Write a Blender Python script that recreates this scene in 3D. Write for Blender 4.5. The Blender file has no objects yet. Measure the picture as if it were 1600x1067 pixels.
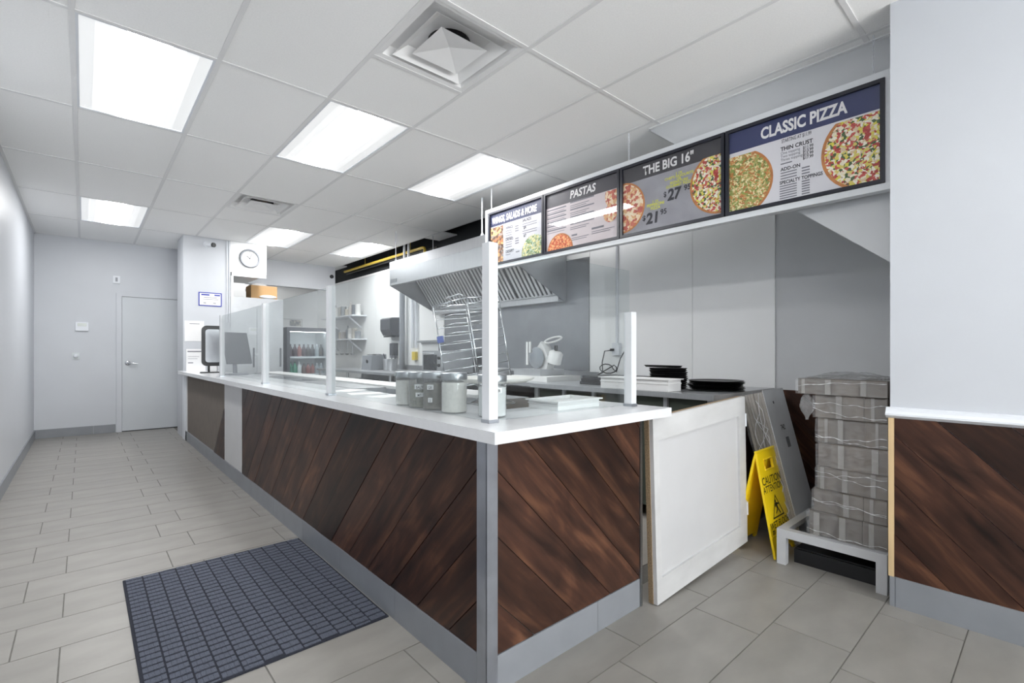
import bpy, bmesh, math, random
from mathutils import Matrix, Vector
S = bpy.context.scene
COL = S.collection
rnd = random.Random(7)
PI = math.pi

# ------------------------------------------------------------------ camera, world, exposure
FPX, YAW, CAMZ = 756.0, math.atan2(669.5, 756.0), 1.175
cd = bpy.data.cameras.new('camera'); cam = bpy.data.objects.new('camera', cd); COL.objects.link(cam)
cd.sensor_width = 36.0; cd.lens = FPX / 1600 * 36.0; cd.shift_y = 17.5 / 1600; cd.clip_start = 0.02
cam.location = (0, 0, CAMZ); cam.rotation_euler = (PI / 2, 0, -YAW)
S.camera = cam
W = bpy.data.worlds.new('daylight'); S.world = W; W.use_nodes = True
W.node_tree.nodes['Background'].inputs['Color'].default_value = (0.96, 0.98, 1.0, 1)
W.node_tree.nodes['Background'].inputs['Strength'].default_value = 2.0
LENS_STRENGTH, SIDE_STRENGTH = 20.0, 0.30
ad = bpy.data.lights.new('added_window_fill', 'AREA'); al = bpy.data.objects.new('added_window_fill', ad); COL.objects.link(al)
ad.shape = 'RECTANGLE'; ad.size = 3.2; ad.size_y = 2.4; ad.energy = 300; ad.color = (1.0, 0.99, 0.98)
al.location = (1.16, -5.56, 1.2); al.rotation_euler = (PI / 2 + math.radians(66), 0, 0)     # added fill standing in for window daylight, tilted up to brighten the ceiling
S.view_settings.view_transform = 'Standard'; S.view_settings.look = 'None'
S.view_settings.exposure = 1.12; S.view_settings.gamma = 1.0; S.view_settings.use_curve_mapping = False
S.cycles.use_denoising = True
S.cycles.max_bounces = 12; S.cycles.diffuse_bounces = 9; S.cycles.glossy_bounces = 5
S.cycles.transparent_max_bounces = 24; S.cycles.transmission_bounces = 6
S.cycles.sample_clamp_indirect = 6.0
S.cycles.caustics_reflective = False; S.cycles.caustics_refractive = False

# ------------------------------------------------------------------ materials
def lin(c):
    if isinstance(c, str):
        c = tuple(int(c[i:i + 2], 16) / 255 for i in (0, 2, 4))
    return tuple(x / 12.92 if x <= 0.04045 else ((x + 0.055) / 1.055) ** 2.4 for x in c) + (1.0,)
MATS = {}
def nodes_of(name):
    m = bpy.data.materials.new(name); m.use_nodes = True
    nt = m.node_tree; b = nt.nodes['Principled BSDF']
    return m, nt, b
def mat(name, col, rough=0.5, metal=0.0, noise=0.06, scale=12.0, bump=0.0, bscale=60.0, spec=0.5, emit=0.0,
        stretch=(1, 1, 1), var=0.0, coat=0.0, col2=None):
    """plain procedural material: a colour with fine noise mottling and optional bump / per-object variation"""
    if name in MATS: return MATS[name]
    m, nt, b = nodes_of(name); N, L = nt.nodes, nt.links
    c = lin(col)
    tc = N.new('ShaderNodeTexCoord'); mp = N.new('ShaderNodeMapping'); mp.inputs['Scale'].default_value = stretch
    L.new(tc.outputs['Object'], mp.inputs['Vector'])
    nz = N.new('ShaderNodeTexNoise'); nz.inputs['Scale'].default_value = scale; nz.inputs['Detail'].default_value = 4
    L.new(mp.outputs['Vector'], nz.inputs['Vector'])
    rp = N.new('ShaderNodeValToRGB')
    c2 = lin(col2) if col2 else c
    rp.color_ramp.elements[0].position = 0.3; rp.color_ramp.elements[1].position = 0.7
    rp.color_ramp.elements[0].color = tuple(x * (1 - noise) for x in c[:3]) + (1,)
    rp.color_ramp.elements[1].color = tuple(min(1, x * (1 + noise)) for x in c2[:3]) + (1,)
    L.new(nz.outputs['Fac'], rp.inputs['Fac'])
    out = rp.outputs['Color']
    if var:
        oi = N.new('ShaderNodeObjectInfo'); hs = N.new('ShaderNodeHueSaturation')
        mr = N.new('ShaderNodeMapRange'); mr.inputs['To Min'].default_value = 1 - var; mr.inputs['To Max'].default_value = 1 + var
        L.new(oi.outputs['Random'], mr.inputs['Value']); L.new(mr.outputs['Result'], hs.inputs['Value'])
        L.new(out, hs.inputs['Color']); out = hs.outputs['Color']
    L.new(out, b.inputs['Base Color'])
    b.inputs['Roughness'].default_value = rough; b.inputs['Metallic'].default_value = metal
    b.inputs['Specular IOR Level'].default_value = spec
    b.inputs['Coat Weight'].default_value = coat; b.inputs['Coat Roughness'].default_value = 0.08
    if emit:
        L.new(out, b.inputs['Emission Color']); b.inputs['Emission Strength'].default_value = emit
    if bump:
        bz = N.new('ShaderNodeTexNoise'); bz.inputs['Scale'].default_value = bscale; bz.inputs['Detail'].default_value = 5
        L.new(mp.outputs['Vector'], bz.inputs['Vector'])
        bp = N.new('ShaderNodeBump'); bp.inputs['Strength'].default_value = bump; bp.inputs['Distance'].default_value = 0.01
        L.new(bz.outputs['Fac'], bp.inputs['Height']); L.new(bp.outputs['Normal'], b.inputs['Normal'])
    MATS[name] = m
    return m
def glass(name, tint=(0.96, 0.98, 0.98), ior=1.5, rough=0.0, haze=0.0):
    if name in MATS: return MATS[name]
    m, nt, b = nodes_of(name); N, L = nt.nodes, nt.links
    N.remove(b); o = N['Material Output']
    tr = N.new('ShaderNodeBsdfTransparent'); tr.inputs['Color'].default_value = tint + (1,)
    gl = N.new('ShaderNodeBsdfGlossy'); gl.inputs['Roughness'].default_value = rough
    fr = N.new('ShaderNodeFresnel'); ge = N.new('ShaderNodeNewGeometry')       # thin sheet: same index seen from either side
    ir = N.new('ShaderNodeMapRange'); ir.inputs['To Min'].default_value = ior; ir.inputs['To Max'].default_value = 1.0 / ior
    L.new(ge.outputs['Backfacing'], ir.inputs['Value']); L.new(ir.outputs['Result'], fr.inputs['IOR'])
    mx = N.new('ShaderNodeMixShader')
    L.new(fr.outputs['Fac'], mx.inputs['Fac']); L.new(gl.outputs['BSDF'], mx.inputs[2])
    if haze:
        df = N.new('ShaderNodeBsdfDiffuse'); df.inputs['Color'].default_value = (0.85, 0.86, 0.87, 1)
        nz = N.new('ShaderNodeTexNoise'); nz.inputs['Scale'].default_value = 9; nz.inputs['Detail'].default_value = 6
        mr = N.new('ShaderNodeMapRange'); mr.inputs['From Min'].default_value = 0.35; mr.inputs['From Max'].default_value = 0.75
        mr.inputs['To Min'].default_value = haze * 0.5; mr.inputs['To Max'].default_value = haze * 1.5
        L.new(nz.outputs['Fac'], mr.inputs['Value'])
        m2 = N.new('ShaderNodeMixShader'); L.new(mr.outputs['Result'], m2.inputs['Fac'])
        L.new(tr.outputs['BSDF'], m2.inputs[1]); L.new(df.outputs['BSDF'], m2.inputs[2])
        L.new(m2.outputs['Shader'], mx.inputs[1])
    else:
        L.new(tr.outputs['BSDF'], mx.inputs[1])
    L.new(mx.outputs['Shader'], o.inputs['Surface'])
    MATS[name] = m
    return m
def wood_mat(name, cols, rough=0.42):
    """stained plank: grain runs along the plank's own x axis, tint differs from plank to plank, dark knots"""
    m, nt, b = nodes_of(name); N, L = nt.nodes, nt.links
    tc = N.new('ShaderNodeTexCoord'); oi = N.new('ShaderNodeObjectInfo')
    sc = N.new('ShaderNodeVectorMath'); sc.operation = 'SCALE'; sc.inputs['Scale'].default_value = 40.0
    cb = N.new('ShaderNodeCombineXYZ'); L.new(oi.outputs['Random'], cb.inputs[0]); L.new(oi.outputs['Random'], cb.inputs[2])
    L.new(cb.outputs[0], sc.inputs[0])
    ad = N.new('ShaderNodeVectorMath'); L.new(tc.outputs['Object'], ad.inputs[0]); L.new(sc.outputs[0], ad.inputs[1])
    mp = N.new('ShaderNodeMapping'); mp.inputs['Scale'].default_value = (2.2, 26, 26); L.new(ad.outputs[0], mp.inputs['Vector'])
    n1 = N.new('ShaderNodeTexNoise'); n1.inputs['Scale'].default_value = 1.0; n1.inputs['Detail'].default_value = 8; n1.inputs['Distortion'].default_value = 0.6
    L.new(mp.outputs[0], n1.inputs['Vector'])
    mp2 = N.new('ShaderNodeMapping'); mp2.inputs['Scale'].default_value = (3.0, 7.5, 7.5); L.new(ad.outputs[0], mp2.inputs['Vector'])
    n2 = N.new('ShaderNodeTexNoise'); n2.inputs['Scale'].default_value = 1.0; n2.inputs['Detail'].default_value = 3; n2.inputs['Distortion'].default_value = 1.2
    L.new(mp2.outputs[0], n2.inputs['Vector'])
    rp = N.new('ShaderNodeValToRGB'); e = rp.color_ramp.elements
    e[0].position = 0.33; e[0].color = lin(cols[0]); e[1].position = 0.70; e[1].color = lin(cols[2])
    mid = e.new(0.52); mid.color = lin(cols[1])
    mxv = N.new('ShaderNodeMix'); mxv.data_type = 'FLOAT'; mxv.inputs[0].default_value = 0.5
    L.new(n1.outputs['Fac'], mxv.inputs[2]); L.new(n2.outputs['Fac'], mxv.inputs[3]); L.new(mxv.outputs[0], rp.inputs['Fac'])
    # knots
    vo = N.new('ShaderNodeTexVoronoi'); vo.inputs['Scale'].default_value = 1.0
    mp3 = N.new('ShaderNodeMapping'); mp3.inputs['Scale'].default_value = (2.4, 6.2, 1.0); L.new(ad.outputs[0], mp3.inputs['Vector'])
    L.new(mp3.outputs[0], vo.inputs['Vector'])
    kr = N.new('ShaderNodeMapRange'); kr.inputs['From Min'].default_value = 0.05; kr.inputs['From Max'].default_value = 0.30
    kr.inputs['To Min'].default_value = 0.45; kr.inputs['To Max'].default_value = 1.0
    L.new(vo.outputs['Distance'], kr.inputs['Value'])
    hs = N.new('ShaderNodeHueSaturation'); mr = N.new('ShaderNodeMapRange')
    mr.inputs['To Min'].default_value = 0.62; mr.inputs['To Max'].default_value = 1.5
    L.new(oi.outputs['Random'], mr.inputs['Value'])
    mm = N.new('ShaderNodeMath'); mm.operation = 'MULTIPLY'; L.new(mr.outputs[0], mm.inputs[0]); L.new(kr.outputs[0], mm.inputs[1])
    L.new(mm.outputs[0], hs.inputs['Value']); L.new(rp.outputs['Color'], hs.inputs['Color'])
    L.new(hs.outputs['Color'], b.inputs['Base Color'])
    b.inputs['Roughness'].default_value = rough; b.inputs['Specular IOR Level'].default_value = 0.3
    bp = N.new('ShaderNodeBump'); bp.inputs['Strength'].default_value = 0.12; bp.inputs['Distance'].default_value = 0.004
    L.new(n1.outputs['Fac'], bp.inputs['Height']); L.new(bp.outputs['Normal'], b.inputs['Normal'])
    MATS[name] = m
    return m
def food_mat(name, cols, scale=34.0):
    """printed food picture: voronoi crumbs of several colours"""
    m, nt, b = nodes_of(name); N, L = nt.nodes, nt.links
    tc = N.new('ShaderNodeTexCoord')
    nz = N.new('ShaderNodeTexNoise'); nz.inputs['Scale'].default_value = scale * 0.6
    L.new(tc.outputs['Object'], nz.inputs['Vector'])
    ad = N.new('ShaderNodeMixRGB'); ad.blend_type = 'ADD'; ad.inputs[0].default_value = 0.035
    L.new(tc.outputs['Object'], ad.inputs[1]); L.new(nz.outputs['Color'], ad.inputs[2])
    vo = N.new('ShaderNodeTexVoronoi'); vo.inputs['Scale'].default_value = scale; L.new(ad.outputs[0], vo.inputs['Vector'])
    sp = N.new('ShaderNodeSeparateColor'); L.new(vo.outputs['Color'], sp.inputs[0])
    rp = N.new('ShaderNodeValToRGB'); rp.color_ramp.interpolation = 'CONSTANT'
    e = rp.color_ramp.elements
    e[0].position = 0; e[0].color = lin(cols[0]); e[1].position = 1.0 / len(cols); e[1].color = lin(cols[1])
    for i, c in enumerate(cols[2:]):
        x = e.new((i + 2.0) / len(cols)); x.color = lin(c)
    L.new(sp.outputs[0], rp.inputs['Fac']); L.new(rp.outputs['Color'], b.inputs['Base Color'])
    b.inputs['Roughness'].default_value = 0.6
    MATS[name] = m
    return m

WALLP = mat('painted wall', 'c1c4c9', 0.42, noise=0.015, scale=3, bump=0.03, bscale=300)
WHITEW = mat('white wall panel', 'eeefef', 0.38, noise=0.02, scale=2, bump=0.03, bscale=150)
GREYW = mat('grey stair wall paint', 'c6c8ca', 0.5, noise=0.02, scale=4)
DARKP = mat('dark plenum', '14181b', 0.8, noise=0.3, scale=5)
CEILT = mat('ceiling tile', 'f7f7f6', 0.9, noise=0.025, scale=120, bump=0.35, bscale=420, spec=0.2)
TBAR = mat('tee bar', 'e2e2e2', 0.5, noise=0.01)
TILE = mat('porcelain floor tile', '86837e', 0.38, noise=0.07, scale=5, bump=0.02, bscale=90, var=0.035, stretch=(0.7, 1.6, 1), col2='8c8984')
GROUT = mat('grout', '6d6b67', 0.9, noise=0.12, scale=30)
BASET = mat('grey base tile', '82858a', 0.42, noise=0.06, scale=7, bump=0.02, bscale=80, var=0.04)
WHITE = mat('white paint', 'c2c2c3', 0.4, noise=0.02, scale=6)
TRIMW = mat('white trim', 'd9dce1', 0.35, noise=0.01)
QUARTZ = mat('white quartz', 'd6d7d9', 0.16, noise=0.02, scale=30, spec=0.5)
ALU = mat('brushed aluminium', 'a9adb3', 0.32, metal=1.0, noise=0.06, scale=8, stretch=(1, 1, 30))
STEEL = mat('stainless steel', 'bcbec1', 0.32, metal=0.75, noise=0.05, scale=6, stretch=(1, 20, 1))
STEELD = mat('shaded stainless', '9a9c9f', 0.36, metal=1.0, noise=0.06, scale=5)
STEELH = mat('hood stainless', 'a6a8ab', 0.34, metal=0.95, noise=0.05, scale=6, stretch=(1, 20, 1))
CHROME = mat('chrome wire', 'c9ccd0', 0.18, metal=1.0, noise=0.02)
WPOST = mat('white aluminium', 'cfd1d4', 0.35, noise=0.01)
BLACK = mat('black plastic', '16171a', 0.4, noise=0.1)
BLACKM = mat('black metal pan', '1b1a1c', 0.45, metal=0.4, noise=0.15, scale=20)
DGREY = mat('dark grey plastic', '4a4d53', 0.45, noise=0.05)
GREYP = mat('grey plastic', '8b8f95', 0.45, noise=0.04)
PAPER = mat('white paper', 'e8e8e8', 0.7, noise=0.01)
GLASS = glass('clear glass', ior=1.5); COVER = glass('poster cover sheet', (1.0, 1.0, 1.0), ior=1.28)
JARG = glass('jar plastic', (0.95, 0.95, 0.95), ior=1.45, haze=0.10)
FILM = glass('stretch film', (0.95, 0.95, 0.95), ior=1.4, rough=0.12, haze=0.13)
WOOD = wood_mat('stained plank', ('1d110d', '3a241b', '5f402e'))
PINE = mat('raw pine', 'cdb288', 0.6, noise=0.08, scale=4, stretch=(20, 20, 1))
CHIP = mat('particle board edge', '8a765c', 0.85, noise=0.3, scale=160)
CARD = mat('kraft cardboard', 'b89468', 0.8, noise=0.05, scale=5)

# ------------------------------------------------------------------ mesh helpers
class MB:
    def __init__(s): s.bm = bmesh.new()
    def box(s, x0, x1, y0, y1, z0, z1, M=None):
        v = [s.bm.verts.new(p) for p in ((x0, y0, z0), (x1, y0, z0), (x1, y1, z0), (x0, y1, z0), (x0, y0, z1), (x1, y0, z1), (x1, y1, z1), (x0, y1, z1))]
        for f in ((3, 2, 1, 0), (4, 5, 6, 7), (0, 1, 5, 4), (1, 2, 6, 5), (2, 3, 7, 6), (3, 0, 4, 7)):
            s.bm.faces.new([v[i] for i in f])
        if M is not None: bmesh.ops.transform(s.bm, matrix=M, verts=v)
        return s
    def prism(s, pts, a, b, axis='z', inset=0.0):
        """polygon pts (2D) extruded from a to b along an axis; the other two axes keep xyz order; b end may be inset"""
        def P(p, h):
            return {'z': (p[0], p[1], h), 'y': (p[0], h, p[1]), 'x': (h, p[0], p[1])}[axis]
        cx = sum(p[0] for p in pts) / len(pts); cy = sum(p[1] for p in pts) / len(pts)
        q = pts
        if inset:
            q = []
            for p in pts:
                d = math.hypot(p[0] - cx, p[1] - cy) or 1
                q.append((p[0] - (p[0] - cx) / d * inset, p[1] - (p[1] - cy) / d * inset))
        lo = [s.bm.verts.new(P(p, a)) for p in pts]; hi = [s.bm.verts.new(P(p, b)) for p in q]
        n = len(pts)
        s.bm.faces.new(lo[::-1]); s.bm.faces.new(hi)
        for i in range(n): s.bm.faces.new([lo[i], lo[(i + 1) % n], hi[(i + 1) % n], hi[i]])
        return s
    def tube(s, path, r, n=8, closed=False, radii=None):
        P = [Vector(p) for p in path]; k = len(P); rings = []
        up = Vector((0, 0, 1))
        t0 = (P[1] - P[0]).normalized()
        if abs(t0.dot(up)) > 0.95: up = Vector((1, 0, 0))
        for i, p in enumerate(P):
            if closed: t = (P[(i + 1) % k] - P[i - 1]).normalized()
            else: t = (P[min(i + 1, k - 1)] - P[max(i - 1, 0)]).normalized()
            a = t.cross(up)
            if a.length < 1e-4: a = t.cross(Vector((0, 1, 0)))
            a.normalize(); b = t.cross(a).normalized(); up = -b if b.dot(up) < 0 else b
            a = t.cross(up).normalized()
            rr = radii[i] if radii else r
            rings.append([s.bm.verts.new(p + (a * math.cos(2 * PI * j / n) + up * math.sin(2 * PI * j / n)) * rr) for j in range(n)])
        m = k if closed else k - 1
        for i in range(m):
            A, B = rings[i], rings[(i + 1) % k]
            for j in range(n): s.bm.faces.new([A[j], A[(j + 1) % n], B[(j + 1) % n], B[j]])
        if not closed:
            s.bm.faces.new(rings[0][::-1]); s.bm.faces.new(rings[-1])
        return s
    def cyl(s, p0, p1, r, n=16): return s.tube([p0, p1], r, n)
    def lathe(s, prof, c=(0, 0, 0), n=24, M=None):
        """profile of (radius, z) revolved about z at c"""
        rings = []; new = []
        for (r, z) in prof:
            if r < 1e-6:
                v = s.bm.verts.new((c[0], c[1], c[2] + z)); rings.append([v]); new.append(v)
            else:
                ring = [s.bm.verts.new((c[0] + r * math.cos(2 * PI * j / n), c[1] + r * math.sin(2 * PI * j / n), c[2] + z)) for j in range(n)]
                rings.append(ring); new += ring
        for A, B in zip(rings, rings[1:]):
            for j in range(n):
                q = [A[j % len(A)], A[(j + 1) % len(A)], B[(j + 1) % len(B)], B[j % len(B)]]
                u = []
                for v in q:
                    if v not in u: u.append(v)
                if len(u) > 2:
                    try: s.bm.faces.new(u)
                    except ValueError: pass
        if M is not None: bmesh.ops.transform(s.bm, matrix=M, verts=new)
        return s
    def face(s, pts):
        s.bm.faces.new([s.bm.verts.new(p) for p in pts]); return s
    def sheet(s, f, nu, nv):
        """grid surface f(u,v) -> point"""
        g = [[s.bm.verts.new(f(i / nu, j / nv)) for j in range(nv + 1)] for i in range(nu + 1)]
        for i in range(nu):
            for j in range(nv): s.bm.faces.new([g[i][j], g[i + 1][j], g[i + 1][j + 1], g[i][j + 1]])
        return s
    def build(s, name, m, parent=None, bevel=0.0, smooth=False, local=False, seg=2, M=None):
        if bevel:
            es = [e for e in s.bm.edges if len(e.link_faces) == 2 and e.calc_face_angle(0) > 0.6]
            bmesh.ops.bevel(s.bm, geom=es, offset=bevel, segments=seg, profile=0.5, affect='EDGES', clamp_overlap=True)
        bmesh.ops.recalc_face_normals(s.bm, faces=s.bm.faces[:])
        me = bpy.data.meshes.new(name); s.bm.to_mesh(me); s.bm.free()
        if smooth:
            me.polygons.foreach_set('use_smooth', [True] * len(me.polygons))
            if smooth != 'all':
                try: me.set_sharp_from_angle(angle=math.radians(66))
                except Exception: pass
        return link(name, me, m, parent, local, M)
def link(name, me, m, parent=None, local=False, M=None):
    o = bpy.data.objects.new(name, me); COL.objects.link(o)
    if m is not None and not me.materials: me.materials.append(m)
    if parent is not None:
        o.parent = parent
        if not local: o.matrix_parent_inverse = frame(parent).inverted()
    if M is not None: o.matrix_basis = M
    return o
def frame(o):
    m = o.matrix_basis.copy(); p = o
    while p.parent is not None:
        m = p.parent.matrix_basis @ p.matrix_parent_inverse @ m; p = p.parent
    return m
def tag(o, label=None, cat=None, group=None, kind=None):
    if label: o['label'] = label
    if cat: o['category'] = cat
    if group: o['group'] = group
    if kind: o['kind'] = kind
    return o
def thing(name, label, cat, loc=(0, 0, 0), rz=0.0, group=None, M=None):
    o = bpy.data.objects.new(name, None); COL.objects.link(o); o.empty_display_size = 0.05
    o.matrix_basis = M if M is not None else Matrix.Translation(loc) @ Matrix.Rotation(rz, 4, 'Z')
    return tag(o, label, cat, group)
def struct(o): o['kind'] = 'structure'; return o
def dup(root, M, label=None, group=None):
    r = root.copy(); COL.objects.link(r); r.matrix_basis = M
    if label: r['label'] = label
    if group: r['group'] = group
    for ch in list(root.children):
        c = ch.copy(); COL.objects.link(c); c.parent = r
        for g in list(ch.children):
            d = g.copy(); COL.objects.link(d); d.parent = c
    return r
T = Matrix.Translation
def RX(a): return Matrix.Rotation(a, 4, 'X')
def RY(a): return Matrix.Rotation(a, 4, 'Y')
def RZ(a): return Matrix.Rotation(a, 4, 'Z')
def basis(o, x, y, z):
    return Matrix(((x[0], y[0], z[0], o[0]), (x[1], y[1], z[1], o[1]), (x[2], y[2], z[2], o[2]), (0, 0, 0, 1)))
def text_mesh(txt, size, bold=0.0, shear=0.0, align='LEFT', space=1.0, sx=1.0):
    cu = bpy.data.curves.new('lettering', 'FONT'); cu.body = txt; cu.size = size; cu.offset = bold * size
    cu.shear = shear; cu.align_x = align; cu.space_character = space; cu.resolution_u = 3
    ob = bpy.data.objects.new('tmp_text', cu); COL.objects.link(ob)
    dg = bpy.context.evaluated_depsgraph_get(); dg.update()
    me = bpy.data.meshes.new_from_object(ob.evaluated_get(dg))
    bpy.data.objects.remove(ob); bpy.data.curves.remove(cu)
    if sx != 1.0:
        for v in me.vertices: v.co.x *= sx
    return me
def lettering(items, name, m, parent, M):
    """items: (text, x, y, size, bold, shear, align[, sx]) on one sheet -> one mesh in the sheet's plane"""
    bm = bmesh.new()
    for it in items:
        t, x, y, size, bold, shear, al = it[:7]
        me = text_mesh(t, size, bold, shear, al, sx=it[7] if len(it) > 7 else 1.0)
        n0 = len(bm.verts); bm.from_mesh(me); bm.verts.ensure_lookup_table()
        bmesh.ops.translate(bm, verts=bm.verts[n0:], vec=(x, y, 0)); bpy.data.meshes.remove(me)
    me = bpy.data.meshes.new(name); bm.to_mesh(me); bm.free(); me.materials.clear()
    o = bpy.data.objects.new(name, me); COL.objects.link(o); me.materials.append(m)
    o.parent = parent
    if parent is not None: o.matrix_parent_inverse = frame(parent).inverted()
    o.matrix_basis = M; o['kind'] = 'stuff'
    return o
def clip_poly(poly, inside, cut):
    out = []
    for i, p in enumerate(poly):
        q = poly[(i + 1) % len(poly)]
        a, b = inside(p), inside(q)
        if a >= 0: out.append(p)
        if (a >= 0) != (b >= 0):
            t = a / (a - b); out.append((p[0] + (q[0] - p[0]) * t, p[1] + (q[1] - p[1]) * t))
    return out
def planks(parent, M, w, h, slope, off, pitch, m=None, thick=0.012, gap=0.0025):
    """diagonal boards on a w x h panel; M maps panel (u right, v up, n out). slope +1: '/' boards, -1: '\\' boards.
    off = u where a joint crosses v=0"""
    m = m or WOOD
    k0 = int((-h - w) / pitch) - 2; k1 = int((w + h) / pitch) + 3
    s2 = math.sqrt(0.5)
    for k in range(k0, k1):
        ua, ub = off + k * pitch, off + (k + 1) * pitch
        rect = [(0, 0), (w, 0), (w, h), (0, h)]
        # coordinate across the boards: c = u - slope*v
        poly = clip_poly(rect, lambda p: (p[0] - slope * p[1]) - (ua + gap * 0.7), None)
        if len(poly) > 2: poly = clip_poly(poly, lambda p: (ub - gap * 0.7) - (p[0] - slope * p[1]), None)
        if len(poly) < 3: continue
        ar = 0.5 * abs(sum(poly[i][0] * poly[(i + 1) % len(poly)][1] - poly[(i + 1) % len(poly)][0] * poly[i][1] for i in range(len(poly))))
        if ar < 2e-4: continue
        cu = sum(p[0] for p in poly) / len(poly); cv = sum(p[1] for p in poly) / len(poly)
        # local axes: a along board, b across
        ax = Vector((s2, slope * s2, 0)); bx = Vector((-slope * s2, s2, 0))
        loc = [((p[0] - cu) * ax.x + (p[1] - cv) * ax.y, (p[0] - cu) * bx.x + (p[1] - cv) * bx.y) for p in poly]
        F = M @ basis((cu, cv, 0), ax, bx, (0, 0, 1))
        t = thick + rnd.uniform(-0.0012, 0.0012)
        o = MB().prism(loc, 0.0, t, 'z', inset=0.0012).build('plank', m, parent, local=False, M=F)
FZ = lambda p: p

# ================================================================== THE SETTING
CZ = 2.805                      # suspended ceiling height
XL, XR, XW, YF = -0.505, 2.826, 3.90, 9.237
CX0, CY0 = 1.027, 1.288         # counter faces
YB = -5.5                       # shop front behind the camera
# ---- floor: slab plus single tiles
fl = struct(MB().box(XL - 0.2, XW + 0.2, YB - 0.2, 11.2, -0.12, -0.0025).build('floor', GROUT))
MB().box(XL, XR, YB, -1.178, -0.002, 0.0).build('entrance_tiles', TILE, fl)
MB().box(1.31, XW, 1.52, 10.9, -0.002, 0.0).build('kitchen_tiles', mat('kitchen floor tile', 'a09c96', 0.5), fl)
rows = [0.253 + 0.286 * k for k in range(-5, 4)] + [1.40, 1.717, 2.034] + [2.352 + 0.2886 * k for k in range(0, 25)]
tile_cache = {}
def floor_tile(x0, x1, y0, y1):
    w, d = x1 - x0, y1 - y0
    if w < 0.02 or d < 0.02: return
    key = (round(w, 3), round(d, 3))
    if key not in tile_cache:
        g = 0.0018
        b = MB(); b.prism([(-w / 2 + g, -d / 2 + g), (w / 2 - g, -d / 2 + g), (w / 2 - g, d / 2 - g), (-w / 2 + g, d / 2 - g)], -0.008, 0.0, 'z', inset=0.0012)
        o = b.build('floor_tile', TILE, fl, local=False); tile_cache[key] = o.data
    else:
        o = link('floor_tile', tile_cache[key], TILE, fl)
    o.matrix_basis = T(((x0 + x1) / 2, (y0 + y1) / 2, 0))
nrow = 0
for i in range(len(rows) - 1):
    y0, y1 = rows[i], min(rows[i + 1], YF)
    if y0 >= YF - 0.02: break
    kB = round((y0 - 0.253) / 0.2895) % 2 == 0
    if abs(y0 - 0.253) < 0.01: kB = True
    k = i - 5
    kB = (k % 2 == 0)
    x = (-0.212 if kB else -0.07) - 0.58
    xmax = XW if 0.5 < y1 and y0 < 1.28 else (XR + 0.02 if y0 < 0.5 else CX0 + 0.03)
    while x < xmax:
        a, b_ = max(x, XL), min(x + 0.58, xmax)
        if b_ - a > 0.02: floor_tile(a, b_, y0, y1)
        x += 0.58
# ---- walls
struct(MB().box(XL - 0.12, XL, YB, 11.0, 0, 3.5).build('wall_left', WALLP))
wb = struct(MB().box(XL, 1.30, YF, YF + 0.12, 0, 3.5).build('wall_back', WALLP))
wr = struct(MB().box(XR, XR + 0.16, YB, 0.522, 0, 3.5).box(XR + 0.16, XW + 0.1, 0.40, 0.522, 0, 3.5).build('wall_right', WALLP))
# pillar at the end of the counter
MB().box(1.03, 1.60, 8.0, 8.55, 0, 3.2).build('wall_pillar', WALLP)
struct(bpy.data.objects['wall_pillar'])
# soffit box with the clock, and the grey soffit behind it
struct(MB().box(1.60, 2.085, 8.0, 9.2, 2.355, 3.2).build('wall_soffit', WHITEW))
struct(MB().box(2.085, 3.60, 9.16, 9.30, 2.36, 3.2).build('wall_soffit_far', WALLP))
# kitchen back wall: substrate, white panels, grey paint near the stairs
wk = struct(MB().box(XW, XW + 0.12, 0.40, 11.1, 0, 3.5).build('wall_kitchen', GREYW))
for a, b_ in ((1.41, 2.069), (2.069, 3.186), (3.186, 4.40), (4.40, 5.62), (5.62, 6.84), (6.84, 8.06), (8.06, 9.28), (9.28, 10.9)):
    MB().box(XW - 0.012, XW, a + 0.002, b_ - 0.002, 0.0, 2.60).build('wall_panel', WHITEW, wk, bevel=0.002, seg=1)
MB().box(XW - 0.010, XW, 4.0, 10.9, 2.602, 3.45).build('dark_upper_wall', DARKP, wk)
struct(MB().box(1.30, XW, 10.9, 11.0, 0, 3.5).build('wall_kitchen_end', WHITEW))
struct(MB().box(1.30, 1.36, 8.55, 10.9, 0, 3.5).build('wall_kitchen_side', WHITEW))
# stair side above the alcove
struct(MB().prism([(0.522, 1.598), (1.985, 2.803), (1.985, 3.45), (0.522, 3.45)], 3.10, XW, 'x').build('wall_stair_side', GREYW))
# shop front behind the camera: sill, mullions and glass
sf = struct(MB().box(XL, XR, YB - 0.1, YB, 0, 0.25).box(XL, XR, YB - 0.1, YB, 2.7, 3.5)
            .box(XL, XL + 0.06, YB - 0.1, YB, 0.25, 2.7).box(XR - 0.06, XR, YB - 0.1, YB, 0.25, 2.7)
            .box(1.13, 1.19, YB - 0.1, YB, 0.25, 2.7).build('wall_front', ALU))
struct(MB().box(XL + 0.06, 1.13, YB - 0.06, YB - 0.05, 0.25, 2.7).build('window_1', GLASS))
struct(MB().box(1.19, XR - 0.06, YB - 0.06, YB - 0.05, 0.25, 2.7).build('window_2', GLASS))
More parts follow.
